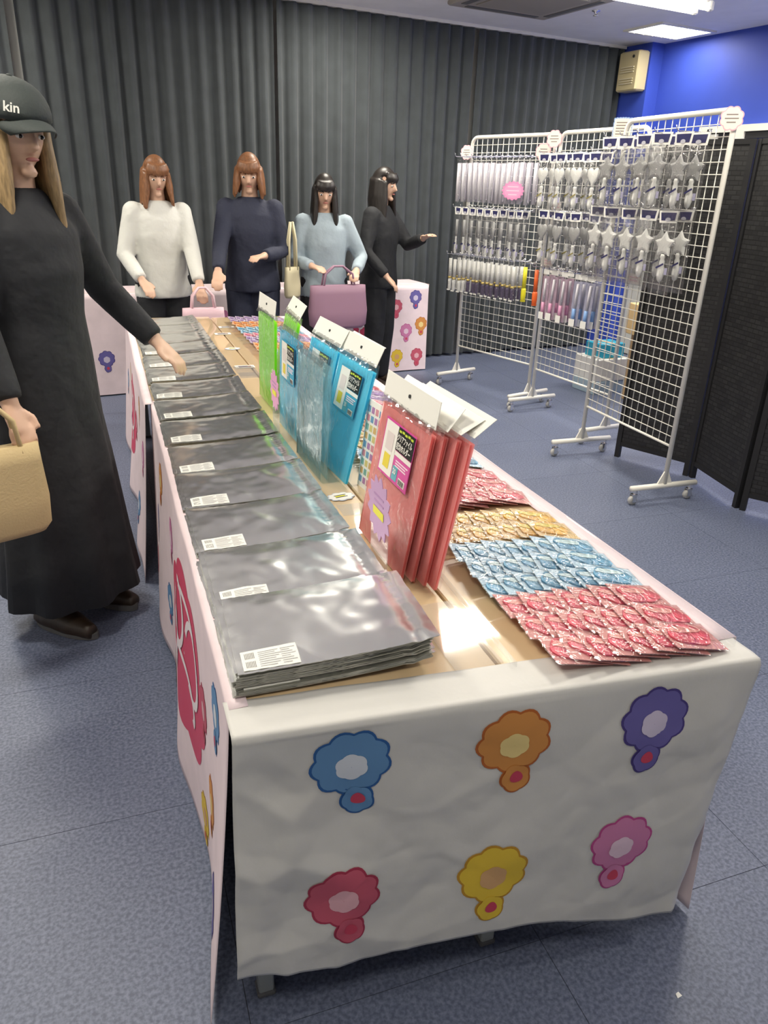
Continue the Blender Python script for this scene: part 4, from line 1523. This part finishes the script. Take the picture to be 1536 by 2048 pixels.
    if skirt:
        sk = [((0, 0, .13), .245, .215), ((0, 0, .30), .225, .195), ((0, 0, .60), .20, .165), ((0, 0, .86), .175, .13), ((0, 0, 1.02), .15, .112)]
        sr = []
        for c, rx, ry in sk:
            fold = .018 * (1.02 - c[2])
            sr.append([S(c[0] + (rx + fold * math.sin(9 * 2 * PI * k / 60)) * math.cos(2 * PI * k / 60), c[1] + (ry + fold * math.sin(9 * 2 * PI * k / 60)) * math.sin(2 * PI * k / 60), c[2]) for k in range(60)])
        lo.loft(sr).build('long_skirt', bottom, t, True)
    else:
        for sd in (-1, 1):
            hp, kn, an = legs[sd]
            lo.tube([hp + S(0, 0, .1), hp, (hp + kn) / 2, kn, (kn + an) / 2, an + S(0, 0, -.02)], [.10 * s, .112 * s, .10 * s, .085 * s, .082 * s, .080 * s], 14)
        remeshed(lo, 'trousers', bottom, t, .012, 4)
    for sd in (-1, 1):
        an = legs[sd][2]
        sh = MB().tube([an + S(0, .01, .10), an + S(0, .01, -.0)], [.058 * s, .054 * s], 12)
        sh.tube([an + S(0, .055, -.05), an + S(0, 0, -.046), an + S(sd * .01, -.10, -.052), an + S(sd * .016, -.19, -.062)], [.040 * s, .05 * s, .046 * s, .026 * s], 12)
        bo = remeshed(sh, 'shoe', shoes, t, .009, 3)
        MB().prism([(.04 * math.cos(a) * (1.1 if math.sin(a) < 0 else 1), .135 * math.sin(a)) for a in [2 * PI * i / 20 for i in range(20)]], lambda a, b, d: an + S(sd * .006 + a / 1, b - .065, -.088 + d), .022 * s).build('sole', M['rubber'], bo)
    # face details
    for sd in (-1, 1):
        e = MB().ellipsoid(HL(sd * .032, -.083, .008), (.012 * s, .007 * s, .0065 * s), 10, 8, Rh)
        ew = e.build('eye', mat('eye_white', (.75, .73, .70), .3), t, True)
        MB().ellipsoid(HL(sd * .032, -.0875, .008), (.0058 * s, .005 * s, .0058 * s), 8, 6, Rh).build('iris', M['eye'], ew, True)
        MB().tube([HL(sd * .015, -.090, .028), HL(sd * .033, -.090, .033), HL(sd * .052, -.078, .027)], .0035 * s, 6).build('eyebrow', hair, t, True)
    MB().ellipsoid(HL(0, -.0915, -.050), (.021 * s, .006 * s, .006 * s), 10, 6, Rh).build('mouth', M['lips'], t, True)
    # hair: scalp shell and hanging locks
    hm = MB()
    def scalp(p):
        q = p.copy()
        if p.y < -.15 and p.z < .45:
            q *= .80
        elif p.z < -.35:
            q *= .86
        return q
    hm.ellipsoid(HL(0, .010, .014), (.084 * s, .102 * s, (.122 if not cap else .090) * s), 28, 20, Rh, scalp)
    rnd = random.Random(int(H * 1000) + len(label))
    for k in range(46):
        a = -.55 + (PI + 1.1) * k / 45                        # round the back from ear to ear
        bx, by = math.cos(a), math.sin(a)
        p0 = HL(.076 * bx, .012 + .094 * by, .02 + .02 * rnd.random())
        ln = hair_len * (1 + .12 * rnd.uniform(-1, 1))
        p1 = p0 + Vector((bx * .012, by * .012, -ln * .5)) * s
        p2 = p0 + Vector((bx * (.02 + .015 * rnd.random()), by * .02 - .01, -ln)) * s
        hm.tube([p0, p1, p2], [.020 * s, .022 * s, .008 * s], 8)
    for k in range(0 if cap else 11):                         # fringe
        a = -PI / 2 + (k - 5) * .19
        p0 = HL(.060 * math.cos(a), .0 + .075 * math.sin(a), .098)
        p1 = HL(.082 * math.cos(a), .004 + .100 * math.sin(a), .060)
        p2 = HL(.080 * math.cos(a), .004 + .102 * math.sin(a), .034 - .006 * (k % 2))
        hm.tube([p0, p1, p2], [.014 * s, .014 * s, .006 * s], 7)
    remeshed(hm, 'hair', hair, t, .008, 2)
    if cap:
        cm = MB()
        rr = []
        for i in range(9):
            th = (PI / 2) * i / 8
            rr.append([HL(.102 * math.cos(th) * math.cos(2 * PI * k / 28), .010 + .122 * math.cos(th) * math.sin(2 * PI * k / 28), .045 + .098 * math.sin(th) ** .9) for k in range(28)])
        crown = cm.loft(rr).build('cap_crown', cap, t, True)
        bm = MB().grid(lambda a, b: HL((a - .5) * .175 * (1 - .25 * b * b), -.090 - .085 * b * (1 - (2 * a - 1) ** 2 * .55) + .03 * (2 * a - 1) ** 2, .058 - .018 * b - .030 * (2 * a - 1) ** 2), 14, 8).build('cap_brim', cap, t, True)
        solid(bm, .004)
        MB().ellipsoid(HL(0, .01, .143), (.008 * s, .008 * s, .004 * s), 10, 6, Rh).build('cap_button', cap, t, True)
        az = math.radians(-34)
        fm = Matrix.Translation(HL(.106 * math.sin(az), .010 - .126 * math.cos(az), .078)) @ Rh.to_4x4() @ Matrix.Rotation(az, 4, 'Z') @ Matrix.Rotation(PI / 2 - .16, 4, 'X')
        text('kin', .034, M['white_card'], t, fm, 'cap_lettering', bold=.0006)
    return t


def local(loc, rz, p):
    d = Vector(p) - Vector(loc)
    return Matrix.Rotation(-rz, 3, 'Z') @ d


def put_person(label, loc, face_to, H, wl, wr, **kw):
    rz = math.atan2(face_to[1] - loc[1], face_to[0] - loc[0]) + PI / 2
    return person(label, loc, rz, H, (local(loc, rz, wl), local(loc, rz, wr)), **kw)


put_person('person in a dark cap and long black clothes, reaching for the silver bags', (-.33, 1.66, 0), (.55, .9), 1.66, (.03, 1.80, .94), (-.40, 1.36, .86),
           top=M['black'], bottom=M['black'], shoes=M['boot'], hair=M['hair_tan'], hair_len=.30, cap=M['cap'], head_turn=-.25, nod=.22, skirt=True, coat_len=.62)
put_person('person with orange brown hair in a white shirt at the far table end', (.24, 4.30, 0), (.5, 2.6), 1.56, (.44, 4.02, .84), (.10, 4.06, .88),
           top=M['white_cloth'], bottom=M['black'], shoes=mat('white_shoe', (.7, .7, .68), .5), hair=M['hair_brown'], hair_len=.20, nod=.3)
put_person('person with brown hair in a navy top bending over the far table end', (.83, 4.36, 0), (.45, 2.6), 1.60, (.86, 4.10, 1.02), (.56, 4.06, .93),
           top=M['navy'], bottom=M['navy'], shoes=M['boot'], hair=M['hair_brown'], hair_len=.16, nod=.35)
put_person('person with dark hair in a light blue top beside the person in navy', (1.34, 4.40, 0), (1.0, 2.2), 1.50, (1.50, 4.16, .92), (1.20, 4.18, .95),
           top=M['blue_cloth'], bottom=M['black'], shoes=M['boot'], hair=M['hair_dark'], hair_len=.34, nod=.3)
put_person('person all in black with dark hair standing by the pink covered back table', (1.84, 4.66, 0), (2.6, 3.9), 1.56, (2.10, 4.44, 1.12), (1.80, 4.38, .86),
           top=M['black'], bottom=M['black'], shoes=M['boot'], hair=M['hair_dark'], hair_len=.26, nod=.15)


# bags the shoppers carry
def tote(label, c, w, h, d, m, rz, strap=.2, name='tote_bag'):
    t = thing(name, label, 'bag', c, rz)
    def sh(k, z):
        return [Vector((w / 2 * k * math.copysign(abs(math.cos(a)) ** .5, math.cos(a)), d / 2 * k * math.copysign(abs(math.sin(a)) ** .7, math.sin(a)) * (1 if z < h * .8 else .6), z)) for a in [2 * PI * i / 24 for i in range(24)]]
    MB().loft([sh(.86, 0), sh(1, .02), sh(1.04, h * .4), sh(1.0, h * .8), sh(.98, h)]).build('body', m, t, True)
    for s in (-1, 1):
        MB().tube([(-w * .28, s * d * .2, h - .02), (-w * .24, s * d * .16, h + strap * .6), (-w * .08, s * d * .05, h + strap), (w * .08, s * d * .05, h + strap), (w * .24, s * d * .16, h + strap * .6), (w * .28, s * d * .2, h - .02)], .007, 8).build('handle', m, t, True)
    return t


tote('beige canvas tote bag hanging beside the person in the dark cap', (-.45, 1.28, .50), .24, .26, .08, M['beige'], .4, .12)
tote('pale pink shopping bag held by the person in the white shirt', (.44, 3.93, .53), .26, .20, .10, M['pinkbag'], .1, .12, 'shopping_bag')
tote('mauve shopping bag held by the person in the light blue top', (1.35, 4.08, .56), .40, .28, .12, M['mauve'], .1, .12, 'shopping_bag')
tote('cream shoulder bag at the side of the person in navy', (1.075, 4.24, .74), .12, .20, .06, mat('cream_bag', (.66, .60, .40), .6), .5, .28, 'shoulder_bag')
